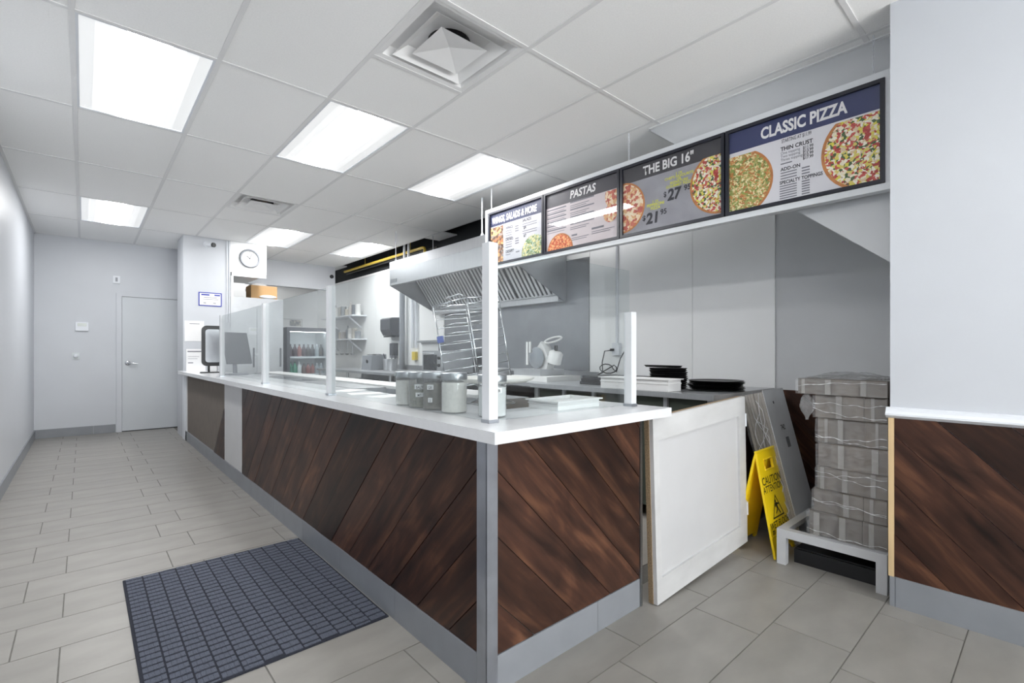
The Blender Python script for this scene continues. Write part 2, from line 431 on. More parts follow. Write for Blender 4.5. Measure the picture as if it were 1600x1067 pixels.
# ---- ceiling: tees, tiles, deck above
struct(MB().box(XL - 0.12, XW + 0.15, YB - 0.1, 11.1, 3.5, 3.6).build('ceiling_deck', DARKP))
ce = struct(MB().box(XL, XL + 0.022, YB, YF, CZ - 0.002, CZ + 0.02).box(3.078, 3.10, 0.522, 1.972, CZ - 0.004, CZ + 0.02)
            .box(3.10, XW, 1.972, 1.994, CZ - 0.004, CZ + 0.02).box(XL, 1.03, YF - 0.02, YF, CZ - 0.002, CZ + 0.02).build('ceiling', TBAR))
gx = [XL] + [-0.043 + 0.61 * k for k in range(7)]
gy = [YB] + [3.105 + 1.22 * k for k in range(-6, 6)]
LIGHTS = [(1, 7), (3, 7), (5, 7), (1, 10), (4, 10), (6, 10), (1, 4)]      # (column, row) cells
DIFF = [(3, 2.49 - 0.61), (3, 5.545)]
def xlim(y): return 3.10 if y < 1.97 else 3.617
tcache = {}
def ceiling_tile(x0, x1, y0, y1, tilt=0):
    w, d = x1 - x0, y1 - y0
    if w < 0.03 or d < 0.03: return
    key = (round(w, 3), round(d, 3))
    if key not in tcache:
        o = MB().box(-w / 2 + .002, w / 2 - .002, -d / 2 + .002, d / 2 - .002, 0, 0.016).build('ceiling_tile', CEILT, ce); tcache[key] = o.data
    else: o = link('ceiling_tile', tcache[key], CEILT, ce)
    o.matrix_basis = T(((x0 + x1) / 2, (y0 + y1) / 2, CZ + 0.003))
for j in range(len(gy) - 1):
    y0, y1 = gy[j], min(gy[j + 1], YF)
    if y1 - y0 < 0.03: continue
    cells = [(gx[i], gx[i + 1], i + 0) for i in range(len(gx) - 1)]
    if y0 > 1.8 and y1 < 4.4: cells.append((gx[-1], XW, 99))
    for (x0, x1, ci) in cells:
        if (ci, j) in LIGHTS: continue
        if x0 >= XR - 0.01 and y1 < 0.6: continue
        hit = [d for d in DIFF if d[0] == ci and y0 - 0.01 <= d[1] < y1 - 0.01]
        if hit:
            dy = hit[0][1]
            if dy - y0 > 0.05: ceiling_tile(x0, x1, y0, dy)
            if y1 - dy - 0.61 > 0.05: ceiling_tile(x0, x1, dy + 0.61, y1)
            continue
        if x0 > 2.9 and y0 < 1.5 and y1 < 1.95 and y1 > 0.6:
            ceiling_tile(x0, 3.10, max(y0, 0.522), y1); continue
        ceiling_tile(x0, min(x1, XR if y1 < 0.6 else 9), y0, y1)
# one lifted tile stub beside the open plenum
ceiling_tile(3.617, 3.90, 5.545, 6.0)
tee = {}
def tee_bar(x, y, l, along):
    key = (round(l, 3), along)
    if key not in tee:
        b = MB()
        if along == 'y': b.box(-0.012, 0.012, 0, l, 0, 0.003).box(-0.0015, 0.0015, 0, l, 0.003, 0.03)
        else: b.box(0, l, -0.012, 0.012, 0, 0.003).box(0, l, -0.0015, 0.0015, 0.003, 0.03)
        o = b.build('tee_bar', TBAR, ce); tee[key] = o.data
    else: o = link('tee_bar', tee[key], TBAR, ce)
    o.matrix_basis = T((x, y, CZ - (0.0015 if along == 'y' else 0.001)))
for x in gx[1:]:
    ya = YB if x < XR else (0.53 if x < 3.1 else 1.98)
    tee_bar(x, ya, (YF if x < 1.0 else 9.16) - ya, 'y')
for y in gy[1:]:
    if y < YF: tee_bar(XL, y, (XR if y < 0.53 else 3.1 if y < 1.9 else XW if y < 4.4 else 3.617) - XL, 'x')
tee_bar(gx[3], DIFF[0][1] + 0.61, 0.61, 'x'); tee_bar(gx[3], DIFF[1][1] + 0.61, 0.61, 'x')
# ---- troffers
LENSM = mat('lit lens', 'ffffff', 0.5, noise=0.0, emit=LENS_STRENGTH)
wl = ['front row, leftmost, above the mat', 'front row, middle, above the counter', 'front row, rightmost, beside the menu board',
      'far row, left, before the grey door', 'far row, above the wall clock', 'far row, right, above the kitchen',
      'nearest row overhead, beside the left wall']
lt = None
for n, (ci, j) in enumerate(LIGHTS):
    x0, y0 = gx[ci] + 0.012, gy[j] + 0.012; w, l = 0.61 - 0.024, 1.22 - 0.024
    lab = 'lit ceiling troffer with glowing lens, ' + wl[n]
    M = T((x0, y0, CZ))
    if lt is None:
        lt = thing('ceiling_light', lab, 'light', M=M, group='recessed ceiling lights')
        fr = MB()
        fr.box(0, 0.012, 0, l, 0, 0.085).box(w - 0.012, w, 0, l, 0, 0.085).box(0.012, w - 0.012, 0, 0.012, 0, 0.085).box(0.012, w - 0.012, l - 0.012, l, 0, 0.085)
        fr.box(0, w, 0, l, 0.085, 0.09)
        fr.build('frame', TRIMW, lt, local=True)
        for q, k in enumerate((1.0, 1.3, 2.6)):            # frosted side lenses, brighter toward the lamp basket
            sm = mat('lit side lens %d' % q, 'dcdddd', 0.5, noise=0.0, emit=SIDE_STRENGTH * k)
            for s in (0, 1):
                xa, xb = 0.012 + 0.0617 * q, 0.012 + 0.0617 * (q + 1)
                if s: xa, xb = w - xb, w - xa
                MB().face([(xa, 0.0125, 0.006), (xb, 0.0125, 0.006), (xb, l - 0.0125, 0.006), (xa, l - 0.0125, 0.006)]).build('side_lens', sm, lt, local=True)
        MB().face([(0.197, 0.0125, 0.006), (w - 0.197, 0.0125, 0.006), (w - 0.197, l - 0.0125, 0.006), (0.197, l - 0.0125, 0.006)]).build('lens', LENSM, lt, local=True)
    else: dup(lt, M, lab)
fk = dup(lt, T((2.1, 9.55, CZ)), 'lit ceiling troffer in the far kitchen behind the grey soffit')
LENS2 = mat('dimmer lit lens', 'ffffff', 0.5, noise=0.0, emit=LENS_STRENGTH * 0.3)
for c in fk.children:
    if c.name.startswith('lens'): c.data = c.data.copy(); c.data.materials[0] = LENS2
struct(MB().box(1.36, XW, 9.30, 10.9, CZ + 0.06, CZ + 0.08).build('ceiling_kitchen', CEILT))
# ---- air diffusers
def diffuser(ci, y, label, slot=False):
    t = thing('ceiling_diffuser', label, 'air vent', (gx[ci] + 0.305, y + 0.305, CZ), group='ceiling air diffusers')
    def cone(a, za, b, zb):
        m = MB()
        A = [(-a, -a, za), (a, -a, za), (a, a, za), (-a, a, za)]; B = [(-b, -b, zb), (b, -b, zb), (b, b, zb), (-b, b, zb)]
        for i in range(4): m.face([A[i], A[(i + 1) % 4], B[(i + 1) % 4], B[i]])
        return m
    DIFM = mat('diffuser enamel', 'e6e6e6', 0.6, noise=0.01)
    m = cone(0.293, 0.001, 0.262, 0.004)
    A = [(-.262, -.262, .004), (.262, -.262, .004), (.262, .262, .004), (-.262, .262, .004)]; B = [(-.24, -.24, .05), (.24, -.24, .05), (.24, .24, .05), (-.24, .24, .05)]
    for i in range(4): m.face([A[i], A[(i + 1) % 4], B[(i + 1) % 4], B[i]])
    m.box(-0.262, 0.262, -0.262, 0.262, 0.05, 0.055)
    m.build('frame', DIFM, t, local=True)
    cone(0.222, -0.004, 0.16, 0.045).build('outer_cone', DIFM, t, local=True)
    m = MB(); A = [(-.145, -.145, -.004), (.145, -.145, -.004), (.145, .145, -.004), (-.145, .145, -.004)]
    for i in range(4): m.face([A[i], A[(i + 1) % 4], (0, 0, 0.022)])
    m.build('inner_cone', DIFM, t, local=True)
    MB().lathe([(0.115, 0.03), (0.115, 0.049), (0, 0.049)], n=24).build('duct_collar', BLACKM, t, local=True)
diffuser(3, DIFF[0][1], 'square stepped air diffuser in the ceiling nearest the camera')
diffuser(3, DIFF[1][1], 'small-looking air diffuser in the ceiling further back, toward the clock')

# ---- baseboards, chair rail, wainscot
def base_run(name, a, b_, fixed, axis, z1=0.135, step=0.60, out=-1):
    p = bpy.data.objects.new(name, None); COL.objects.link(p); p['kind'] = 'structure'
    x = a
    while x < b_ - 0.01:
        e = min(x + step, b_)
        if axis == 'y': MB().box(min(fixed, fixed + out * 0.012), max(fixed, fixed + out * 0.012), x + .001, e - .001, 0.0, z1).build('base_tile', BASET, p, bevel=0.002, seg=1)
        else: MB().box(x + .001, e - .001, min(fixed, fixed + out * 0.012), max(fixed, fixed + out * 0.012), 0.0, z1).build('base_tile', BASET, p, bevel=0.002, seg=1)
        x = e
base_run('baseboard_left', YB, YF, XL, 'y', 0.12, out=1)
base_run('baseboard_back', XL + 0.012, 0.355, YF, 'x', 0.12)
base_run('baseboard_right', YB, 0.522, XR - 0.004, 'y', 0.137)
struct(MB().prism([(XR - 0.012, 0.872), (XR - 0.03, 0.885), (XR - 0.03, 0.893), (XR - 0.02, 0.905), (XR - 0.018, 0.918), (XR, 0.922), (XR, 0.872)], YB, 0.535, 'y').build('trim_1', TRIMW))
planks(wr, basis((XR, 0.505, 0.137), (0, -1, 0), (0, 0, 1), (-1, 0, 0)), 0.505 - YB, 0.735, -1, 0.886, 0.229)
struct(MB().box(XR - 0.016, XR + 0.004, 0.505, 0.526, 0.137, 0.872).build('trim_2', PINE, bevel=0.002, seg=1))
# wainscot on the alcove's back wall
planks(wk, basis((XW - 0.0, 1.40, 0.03), (0, -1, 0), (0, 0, 1), (-1, 0, 0)), 0.87, 0.87, -1, 0.1, 0.229)
# ---- far door with frame
d1 = bpy.data.objects.new('door_1', None); COL.objects.link(d1); d1['kind'] = 'structure'
DOORM = mat('grey door paint', 'bfc3c7', 0.4, noise=0.015, scale=3)
x0, x1 = 0.425, 1.29
MB().box(x0 - 0.062, x0, YF - 0.035, YF, 0, 2.055).box(x0, x1, YF - 0.035, YF, 2.01, 2.055).build('door_frame', WALLP, d1, bevel=0.003, seg=1)
MB().box(x0 + 0.004, x1, YF - 0.022, YF, 0.012, 2.004).build('door_leaf', DOORM, d1, bevel=0.002, seg=1)
MB().box(x0, x1, YF - 0.03, YF, 0.0, 0.012).build('threshold', BLACK, d1)
h = MB().lathe([(0.0, 0), (0.034, 0), (0.034, 0.008), (0.028, 0.014), (0.0, 0.014)], M=T((x0 + 0.07, YF - 0.022, 1.02)) @ RX(PI / 2)) \
    .tube([(x0 + 0.07, YF - 0.03, 1.02), (x0 + 0.07, YF - 0.065, 1.02), (x0 + 0.085, YF - 0.075, 1.02), (x0 + 0.18, YF - 0.072, 1.012)], 0.010, 10)
h.build('lever_handle', CHROME, d1, smooth=True)

# ================================================================== COUNTER
ct = thing('service_counter', 'L-shaped service counter clad in diagonal dark-stained planks', 'counter', (1.15, 1.4, 0))
MB().box(1.039, 1.30, 1.30, 7.97, 0.0, 0.884).box(1.30, 1.945, 1.30, 1.50, 0.0, 0.884).build('core', mat('counter core', '6a625a', 0.8), ct)
planks(ct, basis((1.039, 4.688, 0.13), (0, -1, 0), (0, 0, 1), (-1, 0, 0)), 4.688 - 1.325, 0.754, 1, 4.688 + 0.13 - 2.574, 0.2305)
planks(ct, basis((1.039, 7.70, 0.13), (0, -1, 0), (0, 0, 1), (-1, 0, 0)), 7.70 - 5.40, 0.754, 1, 7.70 + 0.13 - 2.574, 0.2305)
planks(ct, basis((1.062, 1.300, 0.13), (1, 0, 0), (0, 0, 1), (0, -1, 0)), 1.930 - 1.062, 0.754, -1, 1.61 - 1.062 - 0.13, 0.229)
MB().box(1.030, 1.039, 4.692, 5.396, 0.13, 0.884).build('filler_panel', WHITE, ct, bevel=0.001, seg=1)
MB().box(1.024, 1.039, 7.70, 7.79, 0.0, 0.884).box(1.02, 1.06, 7.79, 7.99, 0.0, 0.884).build('end_trim', TRIMW, ct)
MB().box(1.020, 1.026, 1.281, 1.336, 0.0, 0.884).box(1.020, 1.066, 1.278, 1.284, 0.0, 0.884).build('corner_guard', mat('satin steel angle', 'a6aab2', 0.34, metal=0.85, noise=0.12, scale=9), ct, bevel=0.001, seg=1)
MB().box(1.930, 1.946, 1.282, 1.300, 0.0, 0.884).build('end_guard', ALU, ct, bevel=0.001, seg=1)
for (a, b_) in [(1.337 + 0.6 * k, min(1.337 + 0.6 * k + 0.6, 7.78)) for k in range(11)]:
    MB().box(1.024, 1.039, a + .001, b_ - .001, 0, 0.128).build('base_tile', BASET, ct, bevel=0.002, seg=1)
for (a, b_) in ((1.067, 1.62), (1.62, 1.929)):
    MB().box(a + .001, b_ - .001, 1.285, 1.30, 0, 0.128).build('base_tile', BASET, ct, bevel=0.002, seg=1)
tag(MB().prism([(0.963, 1.168), (2.005, 1.168), (2.005, 1.62), (1.40, 1.62), (1.40, 7.98), (0.963, 7.98)], 0.886, 0.925, 'z')
    .build('countertop', QUARTZ, None, bevel=0.003), 'glossy white quartz countertop running the length of the counter', 'countertop')
# half door beside the counter
dr = thing('half_door', 'white panelled half door hinged between the counter and the kitchen table', 'door', M=T((1.985, 1.262, 0.004)) @ RY(-math.radians(2.62)))
W_, H_ = 0.985, 0.868
MB().box(0, W_, -0.012, 0.012, 0, H_).build('door_core', CHIP, dr, local=True)
MB().box(0.004, W_, -0.020, -0.012, 0, H_).build('door_skin', WHITE, dr, local=True, bevel=0.001, seg=1)
fr = MB()
fr.prism([(0.004, 0), (W_, 0), (W_, 0.115), (0.004, 0.115)], -0.020, -0.032, 'y', inset=0.0)
fr.prism([(0.004, H_ - 0.105), (W_, H_ - 0.105), (W_, H_), (0.004, H_)], -0.020, -0.032, 'y')
fr.prism([(0.004, 0.115), (0.05, 0.115), (0.05, H_ - 0.105), (0.004, H_ - 0.105)], -0.020, -0.032, 'y')
fr.prism([(W_ - 0.085, 0.115), (W_, 0.115), (W_, H_ - 0.105), (W_ - 0.085, H_ - 0.105)], -0.020, -0.032, 'y')
fr.build('face_frame', mat('scuffed white door paint', 'c4c4c4', 0.45, noise=0.06, scale=5, stretch=(1, 1, 3)), dr, local=True, bevel=0.003)
for z in (0.16, 0.69):
    MB().cyl((W_ + 0.006, -0.03, z), (W_ + 0.006, -0.03, z + 0.075), 0.007, 10).box(W_ + 0.004, W_ + 0.022, -0.03, -0.026, z, z + 0.075).build('hinge', TRIMW, dr, local=True)
# ---- glass guard on the counter
GZ0, GZ1 = 0.925, 1.567
sg = thing('sneeze_guard', 'clear glass guard on white aluminium posts along the countertop', 'glass guard', (1.09, 1.35, GZ0))
def post(x, y, z1, w=0.040):
    p = MB().box(x - w / 2, x + w / 2, y - w / 2, y + w / 2, GZ0, z1).build('post', WPOST, sg, bevel=0.002, seg=1)
    MB().box(x - w / 2 - .003, x + w / 2 + .003, y - w / 2 - .003, y + w / 2 + .003, GZ0, GZ0 + 0.012).build('post_foot', ALU, p)
post(1.09, 1.35, GZ1); post(1.09, 2.84, GZ1); post(1.09, 4.21, GZ1, 0.044); post(1.09, 5.83, GZ1)
post(1.925, 1.335, 1.365)
for (a, b_) in ((1.372, 2.818), (2.862, 4.186), (4.234, 5.808)):
    MB().box(1.087, 1.093, a, b_, GZ0 + 0.004, GZ1 - 0.004).build('glass_panel', GLASS, sg)
MB().box(1.112, 1.936, 1.347, 1.353, GZ0 + 0.004, GZ1 - 0.004).build('glass_panel', GLASS, sg)

# ================================================================== MENU BOARD
BX = 3.02
FRM = mat('menu frame white aluminium', 'd2d5d8', 0.36, noise=0.01)
mb = thing('menu_board', 'long white aluminium menu frame hung from the ceiling on chains', 'menu board', (BX, 2.18, 2.0))
YA, YZ, ZA, ZB = 0.540, 3.800, 1.992, 2.592
f = MB()
f.box(BX - 0.012, BX + 0.045, YA, YZ, ZA, ZA + 0.035).box(BX - 0.012, BX + 0.045, YA, YZ, ZB - 0.035, ZB)
f.box(BX - 0.012, BX + 0.045, YA, YA + 0.035, ZA + 0.035, ZB - 0.035).box(BX - 0.012, BX + 0.045, YZ - 0.03, YZ, ZA + 0.035, ZB - 0.035)
f.build('outer_frame', FRM, mb, bevel=0.002, seg=1)
MB().box(BX + 0.03, BX + 0.04, YA + 0.03, YZ - 0.03, ZA + 0.03, ZB - 0.03).build('back_panel', FRM, mb)
NAVY = mat('navy print', '2c3560', 0.5, noise=0.01); CHAR = mat('charcoal print', '3a393f', 0.5, noise=0.03)
INK = mat('dark print', '24242e', 0.6, noise=0.0); INKG = mat('grey print', '74747d', 0.6, noise=0.0); YEL = mat('yellow print', 'd5d62c', 0.6, noise=0.0)
PWHITE = mat('poster white', 'd6d5da', 0.6, noise=0.01); PPINK = mat('poster pale pink', 'cdc3c6', 0.6, noise=0.02); PGREY = mat('poster grey', '96969d', 0.6, noise=0.15, scale=6)
HEADW = mat('white print', 'e2e1e2', 0.6, noise=0.0)
PZ1 = food_mat('printed pizza green', ('9fa05a', 'd9c48a', '6f7d3a', 'e6dcae', 'b5713a', '8b9a4a', 'c98a4b'), 95)
PZ2 = food_mat('printed pizza loaded', ('e8dfc6', 'a83a34', 'd8c96a', 'efe9da', '3f5a34', 'c25046', 'd8c0a0', 'd9cf4a'), 75)
PZ3 = food_mat('printed pepperoni pizza', ('e6cfae', 'b3574a', 'd9a878', 'c46a55', 'ead9bd'), 48)
PZ4 = food_mat('printed pasta', ('c0522e', 'd9713f', 'e3a76f', '9d3c22'), 90)
PZ5 = food_mat('printed salad', ('6f8a5c', 'b9b07a', '9fb0a2', 'd9cf9a', '4d6b45'), 80)
PZ6 = food_mat('printed wings', ('6d4a35', '9c6a45', '4f3a30', 'c9a06a', '8a8078'), 40)
CRUST = mat('printed crust', 'b9773f', 0.6, noise=0.25, scale=30)
def disc_poly(cu, cv, r, w, h, n=40, x0=0.0, y0=0.0):
    poly = [(cu + r * math.cos(2 * PI * k / n), cv + r * math.sin(2 * PI * k / n)) for k in range(n)]
    for fn in (lambda p: p[0] - x0, lambda p: w - p[0], lambda p: p[1] - y0, lambda p: h - p[1]):
        poly = clip_poly(poly, fn, None)
        if len(poly) < 3: return None
    return poly
def poster(ya, yb, label, bg, head, hcol_h, build):
    """ya = left edge (larger y), yb = right edge"""
    y0, y1 = yb + 0.004, ya - 0.004; z0, z1 = ZA + 0.037, ZB - 0.037
    t = thing('menu_poster', label, 'menu poster', (BX - 0.01, (y0 + y1) / 2, z0), group='posters in the menu board')
    fr = MB(); b = 0.020
    fr.box(BX - 0.020, BX + 0.012, y0, y1, z0, z0 + b).box(BX - 0.020, BX + 0.012, y0, y1, z1 - b, z1)
    fr.box(BX - 0.020, BX + 0.012, y0, y0 + b, z0 + b, z1 - b).box(BX - 0.020, BX + 0.012, y1 - b, y1, z0 + b, z1 - b)
    fr.build('black_frame', mat('black poster frame', '1d1f2a', 0.3, noise=0.02), t, bevel=0.003, seg=1)
    w, h = (y1 - y0) - 2 * b, (z1 - z0) - 2 * b
    O = lambda n: basis((BX - 0.004 - n, y1 - b, z0 + b), (0, -1, 0), (0, 0, 1), (-1, 0, 0))
    MB().box(0, w, 0, h, -0.004, 0).build('sheet', bg, t, M=O(0))
    MB().box(0, w, h - hcol_h, h, 0, 0.0006).build('header_band', head, t, M=O(0))
    build(t, O, w, h)
    MB().box(0, w, 0, h, 0, 0.002).build('clear_cover', COVER, t, M=O(0.008))
def pic(t, O, w, h, cu, cv, r, m, crust=None, x0=0.0, y0=0.0):
    if crust:
        p = disc_poly(cu, cv, r, w, h, x0=x0, y0=y0)
        if p: MB().prism(p, 0.0, 0.0007, 'z').build('picture_crust', CRUST, t, M=O(0.0005))
    p = disc_poly(cu, cv, r * (0.93 if crust else 1), w, h, x0=x0, y0=y0)
    if p: MB().prism(p, 0.0, 0.0007, 'z').build('picture', m, t, M=O(0.001))
def lines(t, O, rects, m=None, name='small_print'):
    b = MB()
    for (x, y, ww, hh) in rects: b.box(x, x + ww, y, y + hh, 0, 0.0005)
    tag(b.build(name, m or INKG, t, M=O(0.0008)), kind='stuff')
def pst1(t, O, w, h):
    lettering([('WINGS, SALADS & MORE', 0.02, h - 0.098, 0.085, 0.028, 0.12, 'LEFT', 0.66)], 'heading', HEADW, t, O(0.001))
    MB().box(0, 0.19, 0, h - 0.135, 0, 0.0006).build('picture', PZ6, t, M=O(0.0005))
    pic(t, O, w, h, 0.615, 0.02, 0.165, PZ5)
    lettering([('WINGS', 0.225, 0.30, 0.036, 0.02, 0, 'LEFT', 0.85), ('DRINKS', 0.225, 0.19, 0.036, 0.02, 0, 'LEFT', 0.85), ('DESSERT', 0.225, 0.075, 0.036, 0.02, 0, 'LEFT', 0.85),
               ('SALADS', 0.46, 0.325, 0.04, 0.02, 0, 'LEFT', 0.85), ('$9', 0.475, 0.255, 0.034, 0.02, 0, 'LEFT'), ('$7', 0.475, 0.185, 0.034, 0.02, 0, 'LEFT')], 'lettering', INK, t, O(0.001))
    lines(t, O, [(0.225, 0.28 - 0.022 * k, 0.09, 0.006) for k in range(4)] + [(0.225, 0.17 - 0.022 * k, 0.09, 0.006) for k in range(3)] + [(0.36, 0.30 - 0.022 * k, 0.05, 0.009) for k in range(3)] + [(0.36, 0.185 - 0.022 * k, 0.05, 0.009) for k in range(3)]
          + [(0.46, 0.30 - 0.02 * k, 0.19, 0.006) for k in range(2)] + [(0.46, 0.235 - 0.02 * k, 0.19, 0.006) for k in range(2)] + [(0.225, 0.055, 0.07, 0.006), (0.37, 0.06, 0.05, 0.009)])
def pst2(t, O, w, h):
    lettering([('PASTAS', 0.27, h - 0.085, 0.088, 0.028, 0.15, 'LEFT', 0.9)], 'heading', HEADW, t, O(0.001))
    pic(t, O, w, h, 0.16, -0.01, 0.145, PZ4, True); pic(t, O, w, h - 0.12, w + 0.02, h - 0.16, 0.14, PZ3); pic(t, lambda n: O(n + 0.0012), w, h, w - 0.07, 0.19, 0.065, PZ3)
    r = []
    for k in range(6): r += [(0.01, 0.345 - 0.035 * k, 0.22, 0.010), (0.01, 0.327 - 0.035 * k, 0.20, 0.004)]
    for k in range(4): r += [(0.275, 0.36 - 0.06 * k, 0.25, 0.010), (0.275, 0.335 - 0.06 * k, 0.2, 0.005), (0.275, 0.32 - 0.06 * k, 0.17, 0.005)]
    r += [(0.29, 0.085, 0.06, 0.014), (0.29, 0.065, 0.18, 0.005), (0.29, 0.05, 0.16, 0.005), (0.5, 0.10, 0.12, 0.015), (0.5, 0.08, 0.22, 0.005), (0.5, 0.065, 0.18, 0.005)]
    lines(t, O, r)
def pst3(t, O, w, h):
    lettering([('THE BIG 16"', 0.17, h - 0.085, 0.088, 0.028, 0.0, 'LEFT', 0.83)], 'heading', HEADW, t, O(0.001))
    pic(t, O, w, h - 0.10, w - 0.01, 0.215, 0.205, PZ2, True, y0=0.0); pic(t, O, w, h - 0.10, 0.0, 0.20, 0.185, PZ3, True)
    lettering([('$', 0.335, 0.205, 0.05, 0.03, 0, 'LEFT', 0.8), ('27', 0.365, 0.175, 0.105, 0.04, 0.1, 'LEFT', 0.9), ('95', 0.487, 0.215, 0.05, 0.03, 0, 'LEFT'),
               ('$', 0.165, 0.075, 0.05, 0.03, 0, 'LEFT'), ('21', 0.195, 0.045, 0.105, 0.04, 0.1, 'LEFT'), ('95', 0.31, 0.09, 0.05, 0.03, 0, 'LEFT')], 'price', INK, t, O(0.001))
    lettering([("1 1X", 0.45, 0.335, 0.025, 0.02, 0, 'CENTER'), ("CHEF'S FAVOURITE", 0.45, 0.315, 0.025, 0.02, 0, 'CENTER'), ('OR', 0.45, 0.298, 0.022, 0.02, 0, 'CENTER'), ('SIGNATURE', 0.45, 0.28, 0.025, 0.02, 0, 'CENTER'), ('GOURMET PIZZA', 0.45, 0.258, 0.025, 0.02, 0, 'CENTER'),
               ('1 1X', 0.27, 0.185, 0.025, 0.02, 0, 'CENTER'), ('PEPPERONI', 0.27, 0.162, 0.028, 0.02, 0, 'CENTER'), ('PIZZA', 0.27, 0.138, 0.028, 0.02, 0, 'CENTER')], 'offer_lettering', YEL, t, O(0.001))
def pst4(t, O, w, h):
    lettering([('CLASSIC PIZZA', 0.185, h - 0.092, 0.092, 0.035, 0.0, 'LEFT', 0.70)], 'heading', HEADW, t, O(0.001))
    pic(t, O, w, h - 0.15, 0.05, 0.16, 0.205, PZ1, True); pic(t, O, w, h - 0.135, 0.725, 0.19, 0.225, PZ2, True)
    def pr(x, y, a, s=0.024): return [('$' + a + '.99', x, y, s, 0.015, 0, 'LEFT', 0.8)]
    it = [('STARTING AT $11.99', 0.30, h - 0.152, 0.030, 0.01, 0, 'LEFT', 0.55), ('THIN CRUST', 0.295, 0.288, 0.032, 0.025, 0, 'LEFT', 0.9), ('ADD-ON', 0.295, 0.172, 0.028, 0.025, 0, 'LEFT', 0.9), ('SPECIALTY TOPPINGS', 0.29, 0.096, 0.028, 0.025, 0, 'LEFT', 0.8)]
    for k, a in enumerate(('11', '13', '15', '17')): it += pr(0.41, 0.265 - 0.0195 * k, a)
    lettering(it, 'lettering', INK, t, O(0.001))
    lettering([('One topping', 0.295, 0.267, 0.022, 0, 0, 'LEFT', 0.9), ('Two topping', 0.295, 0.2475, 0.022, 0, 0, 'LEFT', 0.9), ('Three topping', 0.295, 0.228, 0.022, 0, 0, 'LEFT', 0.9)], 'fine_lettering', INKG, t, O(0.001))
    lines(t, O, [(0.295, 0.21, 0.06, 0.006)] + [(0.295, 0.157 - 0.016 * k, 0.085, 0.006) for k in range(3)] + [(0.29, 0.082 - 0.014 * k, 0.09, 0.006) for k in range(6)]
          + [(0.405, 0.157 - 0.016 * k, 0.04, 0.007) for k in range(3)] + [(0.405, 0.082 - 0.014 * k, 0.04, 0.007) for k in range(6)])
poster(3.745, 2.977, 'menu poster headed WINGS, SALADS & MORE in a black frame', mat('poster off-white', 'b4b4ba', 0.6, noise=0.01), mat('deep navy print', '1d2444', 0.5, noise=0.01), 0.125, pst1)
poster(2.977, 2.176, 'menu poster headed PASTAS in a black frame', PPINK, mat('dark grey print', '403e46', 0.5, noise=0.1), 0.115, pst2)
poster(2.176, 1.383, 'menu poster headed THE BIG 16" with two pizzas on grey', PGREY, CHAR, 0.11, pst3)
poster(1.383, 0.572, 'menu poster headed CLASSIC PIZZA nearest the right wall', PWHITE, NAVY, 0.125, pst4)
# chains holding the board
def chain(y, label):
    b = MB(); z = ZB + 0.004; k = 0
    while z < CZ - 0.012:
        pts = []
        for j in range(10):
            a = 2 * PI * j / 10; r1, r2 = 0.0055, 0.013
            dx, dz = r1 * math.cos(a), r2 * math.sin(a)
            pts.append((BX + 0.02 + (dx if k % 2 else 0), y + (0 if k % 2 else dx), z + r2 + dz))
        b.tube(pts, 0.0016, 5, closed=True); z += 0.0215; k += 1
    c = b.build('hanging_chain', TRIMW, None, smooth='all')
    tag(c, label, 'chain', 'menu board chains')
chain(0.63, 'white chain above the CLASSIC PIZZA poster'); chain(2.12, 'white chain above the seam of the PASTAS poster'); chain(3.74, 'white chain at the far end of the menu board')

# ================================================================== FLOOR MAT
MATM = mat('charcoal mat pile', '5f636f', 0.95, noise=0.45, scale=420, bump=0.6, bscale=500, spec=0.1)
MATB = mat('mat base', '33353d', 0.95, noise=0.3, scale=300, bump=0.4, bscale=400, spec=0.1)
mt = tag(MB().box(0.150, 1.016, 1.975, 3.180, 0.0, 0.006).build('floor_mat', MATB, None, bevel=0.002, seg=1), 'charcoal grey ribbed entrance mat on the floor beside the counter', 'mat')
b = MB(); bw, bd = 0.066, 0.043
ncol = int(0.85 / bw)
for i in range(ncol):
    x = 0.158 + i * 0.851 / ncol; off = ((i * 0.37) % 1.0) * bd
    y = 1.985 - off
    while y < 3.17:
        ya, yb = max(y + 0.0058, 1.982), min(y + bd - 0.0058, 3.173)
        if yb - ya > 0.008:
            xa, xb = x + 0.003, x + 0.851 / ncol - 0.003
            rib = 4
            for r in range(rib):
                wv = (xb - xa) / rib
                b.box(xa + r * wv + 0.0004, xa + (r + 1) * wv - 0.0004, ya, yb, 0.0055, 0.0095 + rnd.uniform(-.0008, .0008))
        y += bd
tag(b.build('pile_blocks', MATM, mt), kind='stuff')

# ================================================================== ALCOVE ON THE RIGHT
# low steel stand
LGREY = mat('light grey enamel', 'b9babc', 0.45, noise=0.03)
st = thing('floor_stand', 'low light grey steel stand under the stacked cartons', 'stand', (2.91, 0.80, 0))
sx0, sx1, sy0, sy1, sz = 2.905, 3.42, 0.548, 1.045, 0.195
for (x, y) in ((sx0, sy0), (sx0, sy1 - 0.045), (sx1 - 0.045, sy0), (sx1 - 0.045, sy1 - 0.045)):
    MB().box(x, x + 0.045, y, y + 0.045, 0, sz - 0.045).build('leg', LGREY, st, bevel=0.002, seg=1)
for x in (sx0, sx1 - 0.045): MB().box(x, x + 0.045, sy0, sy1, sz - 0.045, sz).build('rail', LGREY, st, bevel=0.002, seg=1)
for k in range(4):
    y = sy0 + k * (sy1 - sy0 - 0.045) / 3
    MB().box(sx0 + 0.045, sx1 - 0.045, y, y + 0.045, sz - 0.028, sz - 0.001).build('slat', LGREY, st, bevel=0.002, seg=1)
